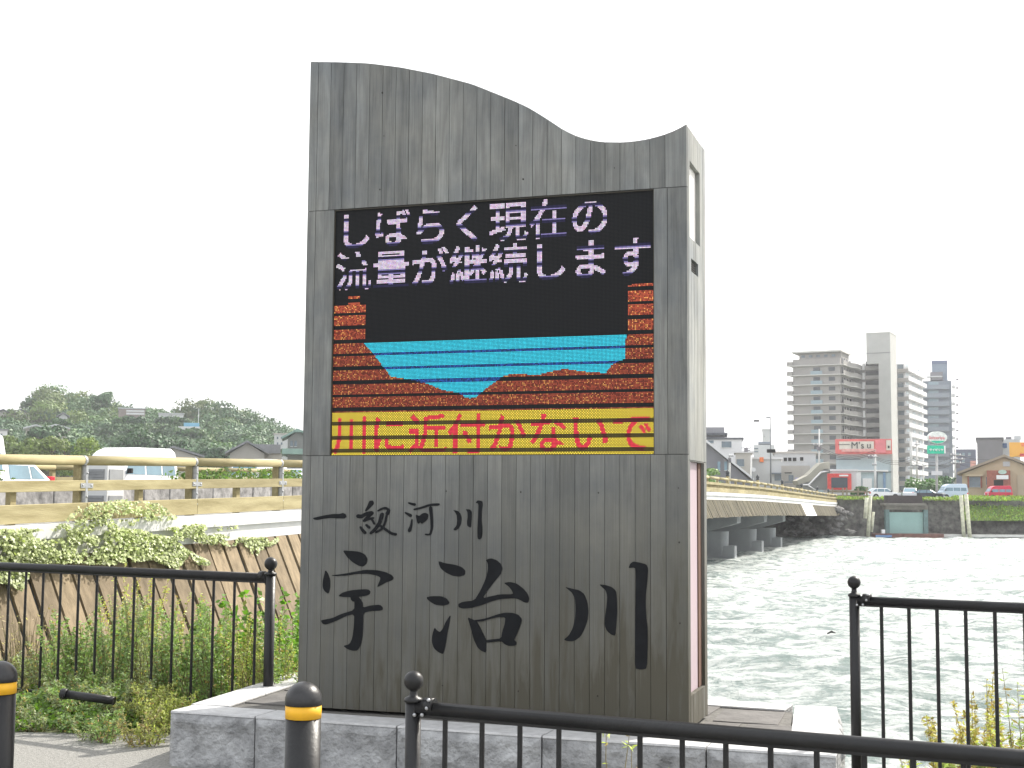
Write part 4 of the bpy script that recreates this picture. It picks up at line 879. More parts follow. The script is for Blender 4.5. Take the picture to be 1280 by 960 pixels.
ab('shaft_band', 4.55, 11.82, 15.42, 15.49, 47.2, 47.35, w_purp)
ab('wall', 10.6, 13, 32, 64, FZ-.05, 45.4, w_lt); ab('penthouse', -12.6, 0, 1.5, 12, 44.6, 46.5, w_apt); ab('penthouse_roof', -14.5, .5, -.2, 13, 46.55, 47.0, slabm)
mb = MB()
for k in range(5): mb.box(-12+k*2.3, -10.9+k*2.3, 1.42, 1.49, 45.2-AB.z, 45.9-AB.z)
mb.build('window_row', glass, apt, kind='stuff')
for k in range(14):
    z = 42.7-2.93*k
    ab('balcony', -15.9, .35, -.75, .0, z-.22, z+.03, slabm); ab('balcony_parapet', -15.9, -14.25, -.72, 6, z+.03, z+1.15, w_apt)
    if k:
        ab('balcony_front', -8.7, -5.2, -.70, -.62, z+.03, z+1.1, glassb); ab('window', -8.0, -6.0, -.10, -.01, z+.1, z+2.2, wdk); ab('window', -3.4, -1.5, -.08, -.01, z+1.0, z+2.2, wdk)
    mb = MB(); mb.prism([(0.01, -.5), (1.2, -.5), (1.2, 8), (2.6, 11.5), (2.6, 19.9), (.01, 19.9)], 'z', z-.22-AB.z, z-AB.z); mb.build('balcony', slabm, apt)
    mb = MB(); mb.prism([(1.08, -.5), (1.2, -.5), (1.2, 8), (2.6, 11.5), (2.6, 19.9), (2.48, 19.9), (2.48, 11.6), (1.08, 8.1)], 'z', z-AB.z, z+1.15-AB.z); mb.build('balcony_parapet', w_apt, apt)
    for v in (2, 5, 8.5, 12.5): ab('window', .011, .08, v, v+1.9, z+.6, z+2.3, wdk)
    ab('pilaster', 2.62, 3.3, 18.6, 19.9, z-.2, z+1.9, w_white)
    ab('balcony', 2.65, 8.15, 18.9, 20.0, z-.22, z+1.0, w_apt); ab('window', 3.4, 8.1, 19.93, 20.0, z+1.05, z+2.5, dark)
    ab('balcony', 10.6, 14.2, 30.9, 32, z-.2, z+1.0, w_apt); ab('window', 10.8, 12.6, 31.9, 31.99, z+1.0, z+2.4, glass)
    z2 = z+.5
    for v0, v1 in ((31, 41.5), (42.2, 52.5), (53.2, 64)): ab('balcony', 13.01, 14.4, v0, v1, z2-.2, z2+1.15, w_white)
    for v0 in (34, 45, 56): ab('window', 13.0, 13.1, v0, v0+4.5, z2+1.15, z2+2.4, glassb)
# second, dark slate tower
facade('apartment_tower', 'dark slate grey apartment tower behind, with taller stair block and white railings at its right', 'apartment building', 1154, 1188, 476, 616, 480, 22, w_slate, [], parts=
  [('stair_block', 1162, 1180, 455, 476, 3, 10, wallm('slate_blue', (.20, .25, .32))), ('stair_cap', 1161.7, 1180.3, 451, 455, 2.8, 10.5, M('cap_navy', (.10, .13, .22), .7)), ('roof_box', 1163, 1178, 465, 475, 0, 5, w_purp), ('roof_edge', 1154, 1178, 470, 471.5, -.5, 2, w_lt)]
  +[('balcony', 1155, 1187, 481+10.5*k, 486.5+10.5*k, -1.2, 1.2, wallm('slate_mid', (.22, .25, .29))) for k in range(13)]+[('window', 1161, 1173, 477.5+10.5*k, 480.8+10.5*k, -.1, .1, glassb) for k in range(13)]
  +[('balcony_rail', 1188, 1191.5, 482+10.6*k, 485+10.6*k, 1, 5, w_white) for k in range(13)]+[('antenna_dish', 1191.6, 1194.5, 474+10.6*k, 475.8+10.6*k, 2, 1, w_purp) for k in range(13)])
facade('stair_head', 'small navy roof block poking above the white balconies of the tower', 'building', 1140.5, 1149, 462, 616, 462, 8, M('cap_navy', (.10, .13, .22)))
# buildings at right
facade('office_block', 'dark blue grey block right of the green sign pylon', 'building', 1193, 1219, 561.5, 616, 300, 20, wallm('wall_navy', (.16, .17, .22)), [(1196, 1199, 566, 569), (1203, 1206, 566, 569), (1210, 1213, 566, 569), (1196, 1199, 575, 578), (1203, 1206, 575, 578)], glassb)
facade('office_block', 'plain windowless grey brown block rising behind the restaurant roof', 'building', 1222, 1252, 548.5, 616, 262, 20, w_purp, [(1253-.9, 1252, 553, 560)], cap=roofd)
facade('office_block', 'grey block with rooftop machinery between brown block and orange sign', 'building', 1252.5, 1274, 549, 616, 275, 20, w_lt, [(1254, 1259, 554, 560, M('sign_navy', (.05, .10, .22), .5))], parts=[('roof_unit', 1255, 1262, 546, 549, 1, 4, w_purp), ('roof_unit', 1265, 1273, 545, 549, 1, 4, w_lt)])
facade('pillar_sign', 'salmon pink sign panel standing between dark blocks', 'sign', 1213, 1219.5, 576, 616, 240, 1, M('salmon', (.62, .33, .28), .7))
osn = thing('roof_sign', 'orange and yellow roof sign at the right edge above restaurant', 'sign', at(1272, 571, 238)); osn.rotation_euler.z = -math.atan2(osn.location.x, osn.location.y); fb(1262.5, 1290, 553, 571, 238, .6, 'panel', M('sign_amber', (.78, .40, .06), .6, var=.15, scale=.3), osn); fb(1276.5, 1290, 553.5, 558, 237.9, .1, 'panel', M('sign_vermilion', (.75, .20, .05), .6), osn, bevel=0); fb(1275, 1290, 567, 570.5, 237.9, .1, 'panel', M('sign_crimson', (.65, .06, .06), .6), osn, bevel=0)
brick = M('brick_red', (.33, .12, .085), .85, var=.2, scale=4, bump=.3, bscale=20); sand = wallm('wall_sand', (.50, .41, .28))
rest = facade('restaurant', 'single storey sand coloured restaurant with gable roof and red brick entrance', 'restaurant', 1205, 1302, 592, 621, 186, 14, sand, [(1214, 1228, 596, 608.5, glass), (1234, 1240, 596, 606, glass)], roof=(1203, 1255, 1306, 592, 571.5), roofmat=wallm('fascia_brown', (.30, .25, .19)),
  parts=[('brick_porch', 1240.5, 1267.5, 588, 621, -1.6, 1.6, brick), ('doorway', 1249, 1259.5, 600, 620, -1.7, .2, dark), ('gable_vent', 1254, 1262, 577, 583, -.1, .15, w_lt), ('window_hood', 1210, 1232, 593, 595, -.5, .5, sand), ('wall_recess', 1271, 1292, 594, 620, -.1, .1, wallm('sand_light', (.46, .39, .28))), ('window_frame', 1212.5, 1214, 595, 609.5, -.2, .2, brick), ('window_frame', 1228, 1229.5, 595, 609.5, -.2, .2, brick)])
sb = thing('door_sign', 'small white and green sign over the brick restaurant entrance', 'sign', at(1253, 599, 184.2)); sb.rotation_euler.z = -math.atan2(sb.location.x, sb.location.y); fb(1246, 1260, 594, 599, 184.2, .2, 'panel', white_paint, sb)
mb = MB(); p = at(1253, 590, 184.2); mb.prism([(p.x+.55*math.cos(a), p.z+.3*math.sin(a)) for a in [i*math.pi/10 for i in range(20)]], 'y', 184.2, 184.4); o = mb.build('oval', M('sign_pale_green', (.45, .58, .50), .5), sb, loc=sb.location); o.location = (0, 0, 0)
# green pylon sign
py = thing('pylon_sign', 'tall pylon with white oval over green rectangle standing behind parked cars', 'sign', at(1171, 619, 176))
green = M('sign_green', (.02, .52, .32), .5); pylm = M('pylon_grey', (.48, .47, .46), .6)
p0 = at(1171, 619, 176); p1 = at(1171, 553, 176); mb = MB(); mb.tube([p0, p1], .16, 12); o = mb.build('pole', pylm, py, loc=py.location); o.location = (0, 0, 0)
def ov(x, y, rx, ry, y0, y1, nm, mt, seg=(0, 40)):
    p = at(x, y, 176); s_ = 176/F; mb = MB(); mb.prism([(p.x+rx*s_*math.cos(2*math.pi*i/40), p.z+ry*s_*math.sin(2*math.pi*i/40)) for i in range(*seg)], 'y', y0, y1); o = mb.build(nm, mt, py, loc=py.location); o.location = (0, 0, 0)
ov(1171, 547, 11.8, 7.7, 175.6, 176.2, 'oval_panel', M('oval_white', (.72, .76, .72), .5)); ov(1171, 547, 11.0, 7.1, 175.55, 175.59, 'green_segment', green, (24, 37))
fb(1160.5, 1181.5, 557, 567, 175.6, .6, 'rectangle_panel', green, py); fb(1180.3, 1182, 557.3, 566.8, 175.55, .6, 'panel_edge', white_paint, py)
fb(1165, 1178, 589, 594, 175.4, .3, 'lower_panel', w_white, py)
mr = M('letter_red', (.70, .22, .24), .5); sign_text('Saizeriya', py, 1171, 548.8, 175.5, .56, mr, .01, 1., 'CENTER'); sign_text('サイゼリヤ', py, 1170.5, 563.6, 175.5, .36, white_paint, .03, 1., 'CENTER')
fb(1163, 1177, 554, 554.8, 176.3, .2, 'bracket', w_purp, py)

# ------------------------------------------------------------------ street lamps, poles, wires
steel = M('pole_steel', (.23, .24, .25), .5, .3)
lp = thing('street_lamp', 'tall slender grey street lamp at the far bridge end', 'street lamp', at(963, 604, 152)); lb = lp.location
def lpart(nm, mb, mt=steel, par=lp):
    o = mb.build(nm, mt, par, loc=par.location); o.location = (0, 0, 0)
mb = MB(); mb.tube([at(963.5, 604, 152), at(963, 521, 152)], [.09, .055], 10); lpart('pole', mb); mb = MB(); mb.tube([at(963, 522.5, 152), at(958, 521.5, 152)], .04, 8); lpart('arm', mb)
fb(958, 963, 521, 522.3, 151.9, .3, 'lamp_head', steel, lp); fb(942.5, 949, 525, 527, 151.9, .3, 'lamp_head', lt, lp)
mb = MB(); mb.tube([at(949, 526.0, 152), at(963, 524.2, 152)], .018, 6); lpart('arm', mb)
fb(948, 963, 554.3, 555.3, 152, .1, 'arm', steel, lp); fb(959, 969.5, 561.5, 565.8, 151.8, .3, 'signal_head', dark, lp)
def upole(label, x, y0, y1, D, arms, boxes=(), lean=0):
    t_ = thing('utility_pole', label, 'utility pole', at(x, y1, D), 'utility poles on the far bank')
    mb = MB(); mb.tube([at(x, y1, D), at(x+lean, y0, D)], [.17, .11], 10); lpart('pole', mb, concrete, t_)
    for (xa, xb, y) in arms:
        mb = MB(); mb.tube([at(xa, y, D-.1), at(xb, y, D-.1)], .07, 6); lpart('crossarm', mb, steel, t_)
        mb = MB()
        for q in range(3): mb.lathe(at(xa+(xb-xa)*(q+.5)/3, y, D-.1), [(.07, 0), (.1, .08), (.05, .25)], 8)
        o = mb.build('insulators', w_white, t_, loc=t_.location, kind='stuff'); o.location = (0, 0, 0)
    for (xa, xb, ya, yb_) in boxes:
        fb(xa, xb, ya, yb_, D-.4, .6, 'transformer', w_purp, t_)
upole('white topped utility pole rising in front of the apartment balconies', 1024, 536, 612, 205, [(1015, 1029, 556)], [(1022, 1026.5, 558, 563)])
upole('dark utility pole with crossarms in front of the pale blue shop', 1094, 568, 620, 172, [(1084, 1097, 571), (1090, 1096, 581)], [(1086, 1091, 570, 573)])
upole('utility pole left of the green pylon with black transformer', 1139, 540, 612, 190, [(1135, 1160, 585), (1138, 1158, 582)], [(1149, 1153, 582, 587)])
upole('second slim utility pole left of green pylon', 1146, 551, 612, 196, [(1143, 1150, 556)], [])
upole('utility pole with wide crossarms just right of the green pylon', 1194, 562, 613, 200, [(1186, 1203, 569), (1186, 1206, 574), (1187, 1203, 579)], [(1196, 1200, 580, 585)])
upole('short utility pole near the beige house', 939, 569, 612, 190, [(927, 940, 560), (930, 938, 563)], [(931, 935, 560, 565)])
upole('utility pole carrying red sign before the dark grey house', 912, 568, 612, 170, [(911, 917, 570)], [(911, 914, 572, 578)])
wires = MB()
def wire(xa, ya, Da, xb, yb, Db, sag=2.):
    a = at(xa, ya, Da); b_ = at(xb, yb, Db); wires.tube([a.lerp(b_, k/8)-Vector((0, 0, sag*4*(k/8)*(1-k/8))) for k in range(9)], .028, 4, False)
for q in range(3):
    wire(1094, 571+q*1.5, 172, 1139, 572+q*3, 190, .5); wire(1139, 572+q*3, 190, 1194, 569+q*5, 200, .9); wire(1194, 569+q*5, 200, 1300, 560+q*8, 210, 1.2); wire(1024, 558+q*2, 205, 1094, 563+q*2, 172, 1.)
wires.tube([at(1030, 588, 190), at(1114, 590, 190)], .05, 5)
tag(wires.build('power_lines', dark), 'thin black power lines strung between the far bank utility poles', 'wires')
clk = thing('round_sign', 'round pale street sign on post beyond the handrail', 'sign', at(942, 606, 165))
mb = MB(); p = at(942, 587, 165); mb.tube([p, p+Vector((0, .1, 0))], .27, 20); lpart('disc', mb, w_white, clk); mb = MB(); mb.tube([at(940.5, 607, 165.1), at(940.5, 585, 165.1)], .05, 8); lpart('post', mb, steel, clk)

# cars parked on the far bank
def fcar(px, yb, D, yaw, kind, paint, label, s=1.):
    p = at(px, yb, D); p.z = FZ+.002 if yb is None else FZ+.002
    bd, wn, wdt, wh = {'van': (van_b, van_w, 1.5, (-1.15, 1.15)), 'car': (car_b, car_w, 1.7, (-1.3, 1.3))}[kind]
    v = vehicle('parked_'+kind, label, kind, p, yaw, [(x*s, z*s) for x, z in bd], {k: ([[(x*s, z*s) for x, z in P] for P in q] if k == 'side' else ([(x*s, z*s) for x, z in q] if k != 'mir' else (q[0]*s, q[1]*s))) for k, q in wn.items()}, wdt, paint, [w_*s for w_ in wh], group='vehicles parked on the far bank')
fcar(1138, 622, 168, -1.9, 'car', silver, 'silver hatchback parked behind the teal gate cover', 1.)
fcar(1161, 622, 166, -.45, 'car', dkp, 'dark car with white bonnet between the silver hatchback and the pale blue van', .85)
fcar(1191, 622, 168, math.pi+.1, 'van', lblue, 'pale blue van parked in front of the restaurant', 1.)
fcar(1248, 622, 171, math.pi+.05, 'van', redp, 'small red van parked at the brick entrance of the restaurant', .92)
fcar(1104, 622, 168, .1, 'car', wht, 'white car mostly hidden behind the quay edge below the billboard', .95)
# low fence on far bank near the bridge end
ff = thing('quay_fence', 'dark wooden rail fence on far bank right of the bridge end', 'fence', at(1060, 624, 160)); fm = M('old_timber', (.22, .19, .14), .9, var=.3)
for x in (1040, 1053, 1058, 1072, 1083): fb(x, x+1.6, 610, 626, 159.8, .16, 'post', fm, ff)
for y in (613.5, 619): fb(1035, 1088, y, y+2.0, 159.95, .1, 'rail', fm, ff)

# ------------------------------------------------------------------ wooded hills and houses at the left
def ridge(px): return float(np.interp(px, [-80, 0, 30, 36, 60, 100, 120, 140, 160, 200, 230, 245, 270, 290, 300, 320, 335, 345, 372, 420, 520, 700], [512, 515, 513, 503, 500, 501, 506, 511, 513, 513, 514, 509, 507, 511, 519, 529, 538, 545, 552, 560, 575, 600]))
NXP, NF = 90, 22
PXS = np.linspace(-90, 560, NXP); HX = np.zeros((NF, NXP)); HY = HX.copy(); HZ = HX.copy()
def hillpt(px, f): # f 0 foot .. 1 ridge
    yb = 590; y = yb+f*(ridge(px)+5-yb); D = 330+130*f**.9; return at(px, y, D)
for j in range(NF):
    for i, px in enumerate(PXS):
        p = hillpt(px, min(j/(NF-2), 1)); HX[j, i], HY[j, i], HZ[j, i] = p
        if j == NF-1: HY[j, i] += 60; HX[j, i] += p.x/p.y*60; HZ[j, i] = FZ-.5
        if j == 0: HZ[j, i] = FZ-.4
tag(grid('wooded_hill', HX, HY, HZ, M('hill_soil', (.07, .085, .045), .95, var=.4, scale=.05)), kind='structure')
fol = LM('hill_foliage', (.096, .148, .070), trans=.1)
def crown_pts(c, r, n, flat=.8, rag=.25):
    d = RNG.normal(size=(n, 3)); d /= np.linalg.norm(d, axis=1, keepdims=True); d[:, 2] = np.where(d[:, 2] < -.35, -d[:, 2], d[:, 2])
    k = 1+rag*(fbm(d[:, 0]*2.2+c[0], d[:, 1]*2.2+d[:, 2]*1.7+c[1], 3, 3)-.5)*2
    rad = r*k*RNG.uniform(.72, 1.03, n)
    P = np.array(c)+d*rad[:, None]*np.array([1, 1, flat]); N_ = d+RNG.normal(0, .45, (n, 3)); return P, N_
Pc, Nc, Sc, Tc = [], [], [], []
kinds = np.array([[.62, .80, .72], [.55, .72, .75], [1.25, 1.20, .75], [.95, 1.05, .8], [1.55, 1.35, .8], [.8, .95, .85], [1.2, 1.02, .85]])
openings = [(32, 88, 528, 545), (73, 87, 515, 527), (149, 183, 510, 520), (198, 231, 515, 521.5), (222, 252, 526, 537)]
cnt = 0
while cnt < 640:
    px = R.uniform(-85, 372); f = R.random()**.8; p = hillpt(px, f)
    yv = 590+f*(ridge(px)+5-590)
    if any(a < px < b_ and c < yv < d for a, b_, c, d in openings): continue
    if px < 40 and 515 < yv < 545 and R.random() < .6: continue
    r_ = R.choice([R.uniform(1.8, 3.2), R.uniform(3.2, 6.2)]); n = int(60+52*r_)
    Pq, Nq = crown_pts((p.x, p.y, p.z+r_*.35), r_, n, .85)
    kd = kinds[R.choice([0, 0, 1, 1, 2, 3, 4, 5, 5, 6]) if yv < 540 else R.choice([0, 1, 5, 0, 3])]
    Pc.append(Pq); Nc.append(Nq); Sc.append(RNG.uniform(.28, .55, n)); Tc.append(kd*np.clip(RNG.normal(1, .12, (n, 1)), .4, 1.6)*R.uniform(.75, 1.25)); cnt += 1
for (ax0, ax1, ay, aD) in [(148, 182, 525.5, 383), (198, 231, 526, 393), (222, 252, 541, 370), (72, 86, 528.5, 363), (-4, 34, 527, 425), (30, 88, 555, 298), (342, 366, 567, 325)]:
    for k in range(int((ax1-ax0)/3.5)+1):
        p = at(ax0+k*3.5+R.uniform(-1, 1), ay+R.uniform(-.5, 2.0), aD); r_ = R.uniform(.9, 1.7); n = 90
        Pq, Nq = crown_pts(tuple(p), r_, n, .9); kd = kinds[R.choice([0, 1, 3, 5])]
        Pc.append(Pq); Nc.append(Nq); Sc.append(RNG.uniform(.25, .45, n)); Tc.append(kd*np.clip(RNG.normal(1, .2, (n, 1)), .4, 1.6))
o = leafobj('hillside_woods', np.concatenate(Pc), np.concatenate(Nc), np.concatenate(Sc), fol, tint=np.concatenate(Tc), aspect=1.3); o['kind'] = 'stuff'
bark = M('bark', (.10, .08, .06), .95, var=.3, scale=4, bump=.5)
def tree(px, yb, D, htop, r, label, tint, lumps=7, leaf=.4, n=1500, group=None, spread=1., open_=.0):
    base_ = at(px, yb, D); base_.z = base_.z if D > 320 else FZ-.1; top = at(px, htop, D); H = top.z-base_.z; t_ = thing('tree', label, 'tree', base_, group)
    mb = MB(); mb.tube([(0, 0, -.5), (R.uniform(-.2, .2), 0, H*.4), (R.uniform(-.4, .4), .2, H*.8)], [.035*H+.05, .025*H, .008*H], 8)
    Ps, Ns = [], []
    for q in range(lumps):
        a = R.uniform(0, 6.28); rr_ = r*R.uniform(.25, .62)*spread; zc = H*R.uniform(.38, .84); lr = r*R.uniform(.36, .55)
        c = (math.cos(a)*rr_, math.sin(a)*rr_, min(zc, H-lr*.8)); mb.tube([(0, 0, H*.35), (c[0]*.6, c[1]*.6, c[2]*.8), c], [.015*H, .01*H, .004*H], 6)
        P_, N_ = crown_pts(c, lr, n//lumps, .8); Ps.append(P_); Ns.append(N_)
    mb.build('trunk', bark, t_); m_ = sum(len(p) for p in Ps); tn = np.array(tint)*np.clip(RNG.normal(1, .25, (m_, 1)), .4, 1.7)
    leafobj('crown', np.concatenate(Ps), np.concatenate(Ns), RNG.uniform(.6, 1.2, m_)*leaf, fol, t_, tint=tn, aspect=1.5); return t_
tg = 'trees before the wooded hill'
tree(128, 512, 440, 489, 4.6, 'round topped tree standing alone on the left hill ridge', (.75, .95, .9), leaf=.4)
tree(22, 572, 235, 538, 4.6, 'olive bushy tree above the handrail at the left edge', (1.25, 1.15, .6), group=tg, n=2600, leaf=.3)
tree(52, 572, 232, 536, 4.8, 'broad olive tree above the handrail left of the white van', (1.35, 1.2, .55), group=tg, n=2600, leaf=.3)
tree(80, 572, 240, 549, 3.4, 'small dark tree between two olive trees above the handrail', (.8, .95, .7), group=tg, n=1800, leaf=.28)
tree(105, 572, 228, 545, 3.9, 'yellow green tree above the front of the white van', (1.6, 1.45, .5), group=tg, n=2400, leaf=.28)
tree(142, 572, 238, 546, 3.6, 'yellow green tree over the middle of the white van roof', (1.5, 1.4, .55), group=tg, n=2200, leaf=.28)
for k_, (px, yt) in enumerate([(60, 519), (190, 536), (165, 541), (215, 545), (245, 546), (270, 549), (180, 548)]):
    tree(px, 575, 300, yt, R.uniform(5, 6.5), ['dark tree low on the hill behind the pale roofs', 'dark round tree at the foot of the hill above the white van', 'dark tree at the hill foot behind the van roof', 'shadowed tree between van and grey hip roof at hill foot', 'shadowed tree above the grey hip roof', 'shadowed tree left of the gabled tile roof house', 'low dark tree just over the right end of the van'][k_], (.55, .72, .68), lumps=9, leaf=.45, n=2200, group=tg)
# houses
facade('hill_house', 'brown building with white balcony bands on the hill above the van', 'building', 149, 181, 511, 519.5, 385, 9, wallm('wall_brown', (.28, .24, .22)), [(158, 180, 512.6, 514.4, w_white), (158, 180, 516, 517.8, w_white)], cap=w_lt)
facade('hill_house', 'low white greenhouse like building on the hill behind blue roofs', 'building', 199, 229, 517.5, 520.5, 395, 8, w_white, [], cap=w_lt)
facade('hill_house', 'blue roofed shed on hillside beside thin mast', 'building', 230, 249, 528.5, 531.5, 380, 8, wallm('roof_blue', (.16, .36, .50)))
facade('hill_house', 'long white wall of low hillside building beneath blue roof', 'building', 223, 250, 533, 536, 372, 6, w_white)
facade('hill_house', 'white house on the hillside left of the brown building', 'house', 74, 84, 521, 526, 365, 8, w_white, roof=(73, 79, 85, 521, 517), roofmat=tile)
facade('hill_house', 'long house with pale tiled roof at the left foot of the hill', 'house', 33, 56, 536, 548, 300, 8, w_beige, [(36, 40, 539, 543), (46, 50, 539, 543)], roof=(32, 45, 57, 536, 532.5), roofmat=w_lt)
facade('hill_house', 'second long house with pale roof right of the first at the hill foot', 'house', 58, 84, 536, 548, 305, 8, w_beige, [(62, 66, 539, 543), (73, 77, 539, 543)], roof=(57, 70, 85, 536, 532), roofmat=w_lt)
facade('hill_house', 'grey roofed house on the skyline at the far left', 'house', -2, 9, 516, 525, 430, 8, w_beige, roof=(-3, 4, 10, 516, 512.5), roofmat=roofd)
facade('hill_house', 'second skyline house with reddish wall left of the wooded ridge', 'house', 10, 20, 517, 525, 430, 8, wallm('wall_brown', (.28, .24, .22)), roof=(9, 15, 21, 517, 513), roofmat=roofd)
facade('hill_house', 'third skyline house with pale gable next to the wooded ridge', 'house', 21, 33, 517, 525, 430, 8, w_lt, roof=(20, 27, 34, 517, 512.5), roofmat=tile)
facade('hill_house', 'pale house low at the far left edge behind olive trees', 'house', -4, 9, 538, 552, 290, 8, w_white, [(0, 3, 542, 545)], cap=tile)
tag(fb(247.6, 248.6, 511, 530, 390, .3, 'mast', w_lt), 'thin pale mast beside the blue roofed shed on the hill', 'mast')
facade('apartment_block', 'small grey apartment block at the right foot of the hill by the sign', 'building', 343, 364, 543, 565, 330, 9, w_lt, [(346, 348, 546, 549), (351, 353, 546, 549), (356, 358, 546, 549), (346, 348, 553, 556), (351, 353, 553, 556)], glass, cap=w_beige)
facade('house', 'house with grey hip tile roof just right of the white van', 'house', 205, 248, 572, 590, 225, 9, w_beige, roof=(200, 216, 252, 571, 560), roofmat=tile)
facade('house', 'beige gabled house with long grey tile roof left of the wooden sign', 'house', 288, 330, 566, 590, 215, 10, wallm('wall_taupe', (.36, .34, .31)), roof=(285, 309, 333, 567, 553.5), roofmat=tile)
facade('house', 'long grey tile roof wing adjoining the beige gabled house', 'house', 312, 352, 566.5, 590, 224, 6, wallm('wall_taupe', (.36, .34, .31)), parts=[('roof', 309, 350, 555.5, 566.5, -.5, 6, tile)])
gr = M('roof_copper_green', (.20, .30, .26), .6, var=.15, scale=1)
facade('house', 'two storey house with green copper roofs at the left edge of the wooden sign', 'house', 360, 392, 548, 590, 205, 9, wallm('wall_dim', (.20, .20, .19)), [(363, 366, 551, 558), (368, 371, 551, 558)], glass, roof=(356, 372, 396, 548, 539), roofmat=gr, parts=[('lower_roof', 349, 398, 561, 567.5, -3, 3, gr), ('roof_ridge', 368, 374, 538, 540, -1, 3, gr)])
# trees among the far bank houses at the right
tg2 = 'trees among the far bank buildings'
for px, yt, D, r, lab, ti in [(1157, 597, 184, 2.6, 'green bushy tree below the white balconies behind parked cars', (1.0, 1.3, .8)), (1165, 603, 180, 2.2, 'dark shrub like tree behind the dark car with white bonnet', (.7, .95, .7)), (1147, 602, 186, 1.8, 'small pale tree beside the utility pole left of the pylon', (1.1, 1.3, 1)), (1180, 595, 188, 2.0, 'slim dark tree right of the pylon pole', (.6, .9, .75)), (1075, 608, 176, 1.3, 'little pine like bush in front of the small white shop', (.7, 1.0, .7)), (889, 585, 170, 1.6, 'pale willow like tree at the wooden sign edge behind handrail', (1.9, 2.0, 1.2)), (1123, 616, 176, 1.2, 'clipped bush left of the teal gate cover', (.8, 1.1, .6))]:
    tree(px, 622, D, yt, r, lab, ti, lumps=6, leaf=.2, n=900, group=tg2)

# ------------------------------------------------------------------ hedge on the stone wall (bridge)
hg = LM('hedge_leaves', (.11, .17, .05)); Pq = []
for L0_, L1_ in ((23, 27.5), (34, 41), (45, 60)):
    n = int((L1_-L0_)*260); Ln = RNG.uniform(L0_, L1_, n); oo = -4.3+RNG.normal(0, .22, n); zz = np.array([zr(l) for l in Ln])-.65+RNG.uniform(0, .42, n)*(.5+fbm(Ln*1.5, oo, 2, 4))
    Pq.append(np.stack([B0.x+.9483*oo+.3172*Ln, -.3172*oo+.9483*Ln, zz], 1))
Pq = np.concatenate(Pq); tag(leafobj('hedge', Pq, RNG.normal(size=Pq.shape), RNG.uniform(.04, .08, len(Pq)), hg), 'ragged green hedge growing behind the low stone wall on the bridge', 'hedge')

# ------------------------------------------------------------------ ivy over the bridge edge
def proj(P):
    X, Y, Z = P[:, 0], P[:, 1], P[:, 2]-EYE; c, s = math.cos(PIT), math.sin(PIT); fw = Y*c+Z*s; up = -Y*s+Z*c; u = X/fw*F; v = up/fw*F
    cr, sr = math.cos(ROL), math.sin(ROL); return 640+u*cr+v*sr, 480+u*sr-v*cr
def inside(x, y, P):
    P = np.array(P, float); r = np.zeros(len(x), bool)
    for i in range(len(P)):
        x0, y0 = P[i]; x1, y1 = P[(i+1) % len(P)]
        if y0 == y1: continue
        r ^= ((y0 > y) != (y1 > y)) & (x < (x1-x0)*(y-y0)/(y1-y0)+x0)
    return r
ivy = thing('ivy', 'pale sunlit ivy spilling over the bridge kerb and brown planks', 'ivy', loc_b(.3, 24, .2))
n = 170000; Ln = RNG.uniform(14, 33, n); zrel = RNG.uniform(-3.2, -.72, n); rim_ = np.where(zrel > -1.66, .13, .10+.45*(-1.66-zrel)); bulge = RNG.uniform(.0, .28, n)*np.clip((31-Ln)/6, .15, 1)
oo = rim_+bulge; zz = np.interp(Ln/1.0545, [12, 21, 30.3, 45], [1.95, 2.17, 2.38, 2.66])+zrel
P = np.stack([B0.x+.9483*oo+.3172*Ln, -.3172*oo+.9483*Ln, zz], 1); px_, py_ = proj(P)
m1_ = inside(px_, py_, [(-60, 660), (40, 661), (62, 664), (85, 648), (100, 632), (125, 627), (160, 625), (200, 630), (222, 648), (208, 652), (190, 650), (170, 655), (190, 668), (215, 672), (238, 690), (258, 700), (266, 706), (248, 706), (236, 693), (222, 712), (190, 700), (166, 702), (140, 706), (100, 704), (60, 704), (38, 712), (30, 740), (10, 730), (-60, 720)])
m2_ = inside(px_, py_, [(200, 662), (240, 656), (296, 653), (298, 660), (262, 664), (290, 672), (330, 672), (352, 668), (352, 675), (326, 688), (318, 700), (312, 684), (270, 682), (240, 678), (205, 672)])
holes_ = inside(px_, py_, [(40, 664), (84, 662), (86, 672), (60, 676), (40, 672)]) | inside(px_, py_, [(140, 644), (165, 642), (168, 650), (140, 650)]) | inside(px_, py_, [(170, 655), (200, 655), (205, 664), (178, 664)])
keep = ((m1_ & (RNG.random(n) < np.where(py_ < 662, .30, .8)) & ((py_ > 662) | (fbm(px_*.09, py_*.13, 3, 38) > .44)) & (fbm(px_*.03, py_*.05, 3, 8)+.5*fbm(px_*.15, py_*.15, 2, 18) > .52)) | (m2_ & (RNG.random(n) < .5) & (fbm(px_*.08, py_*.12, 3, 28) > .45))) & ~holes_
P = P[keep]; n = len(P)
iv = LM('ivy_leaves', (.38, .43, .20), .5, .2); Nn = np.array([.75, -.45, .75])+RNG.normal(0, .45, (n, 3))
tn = np.array([1, 1, 1])*np.clip(RNG.normal(1, .22, (n, 1)), .35, 1.5)*np.where(RNG.random((n, 1)) < .2, .45, 1)
leafobj('leaves', P-np.array(ivy.location), Nn, RNG.uniform(.018, .042, n), iv, ivy, tint=tn, aspect=1.15)
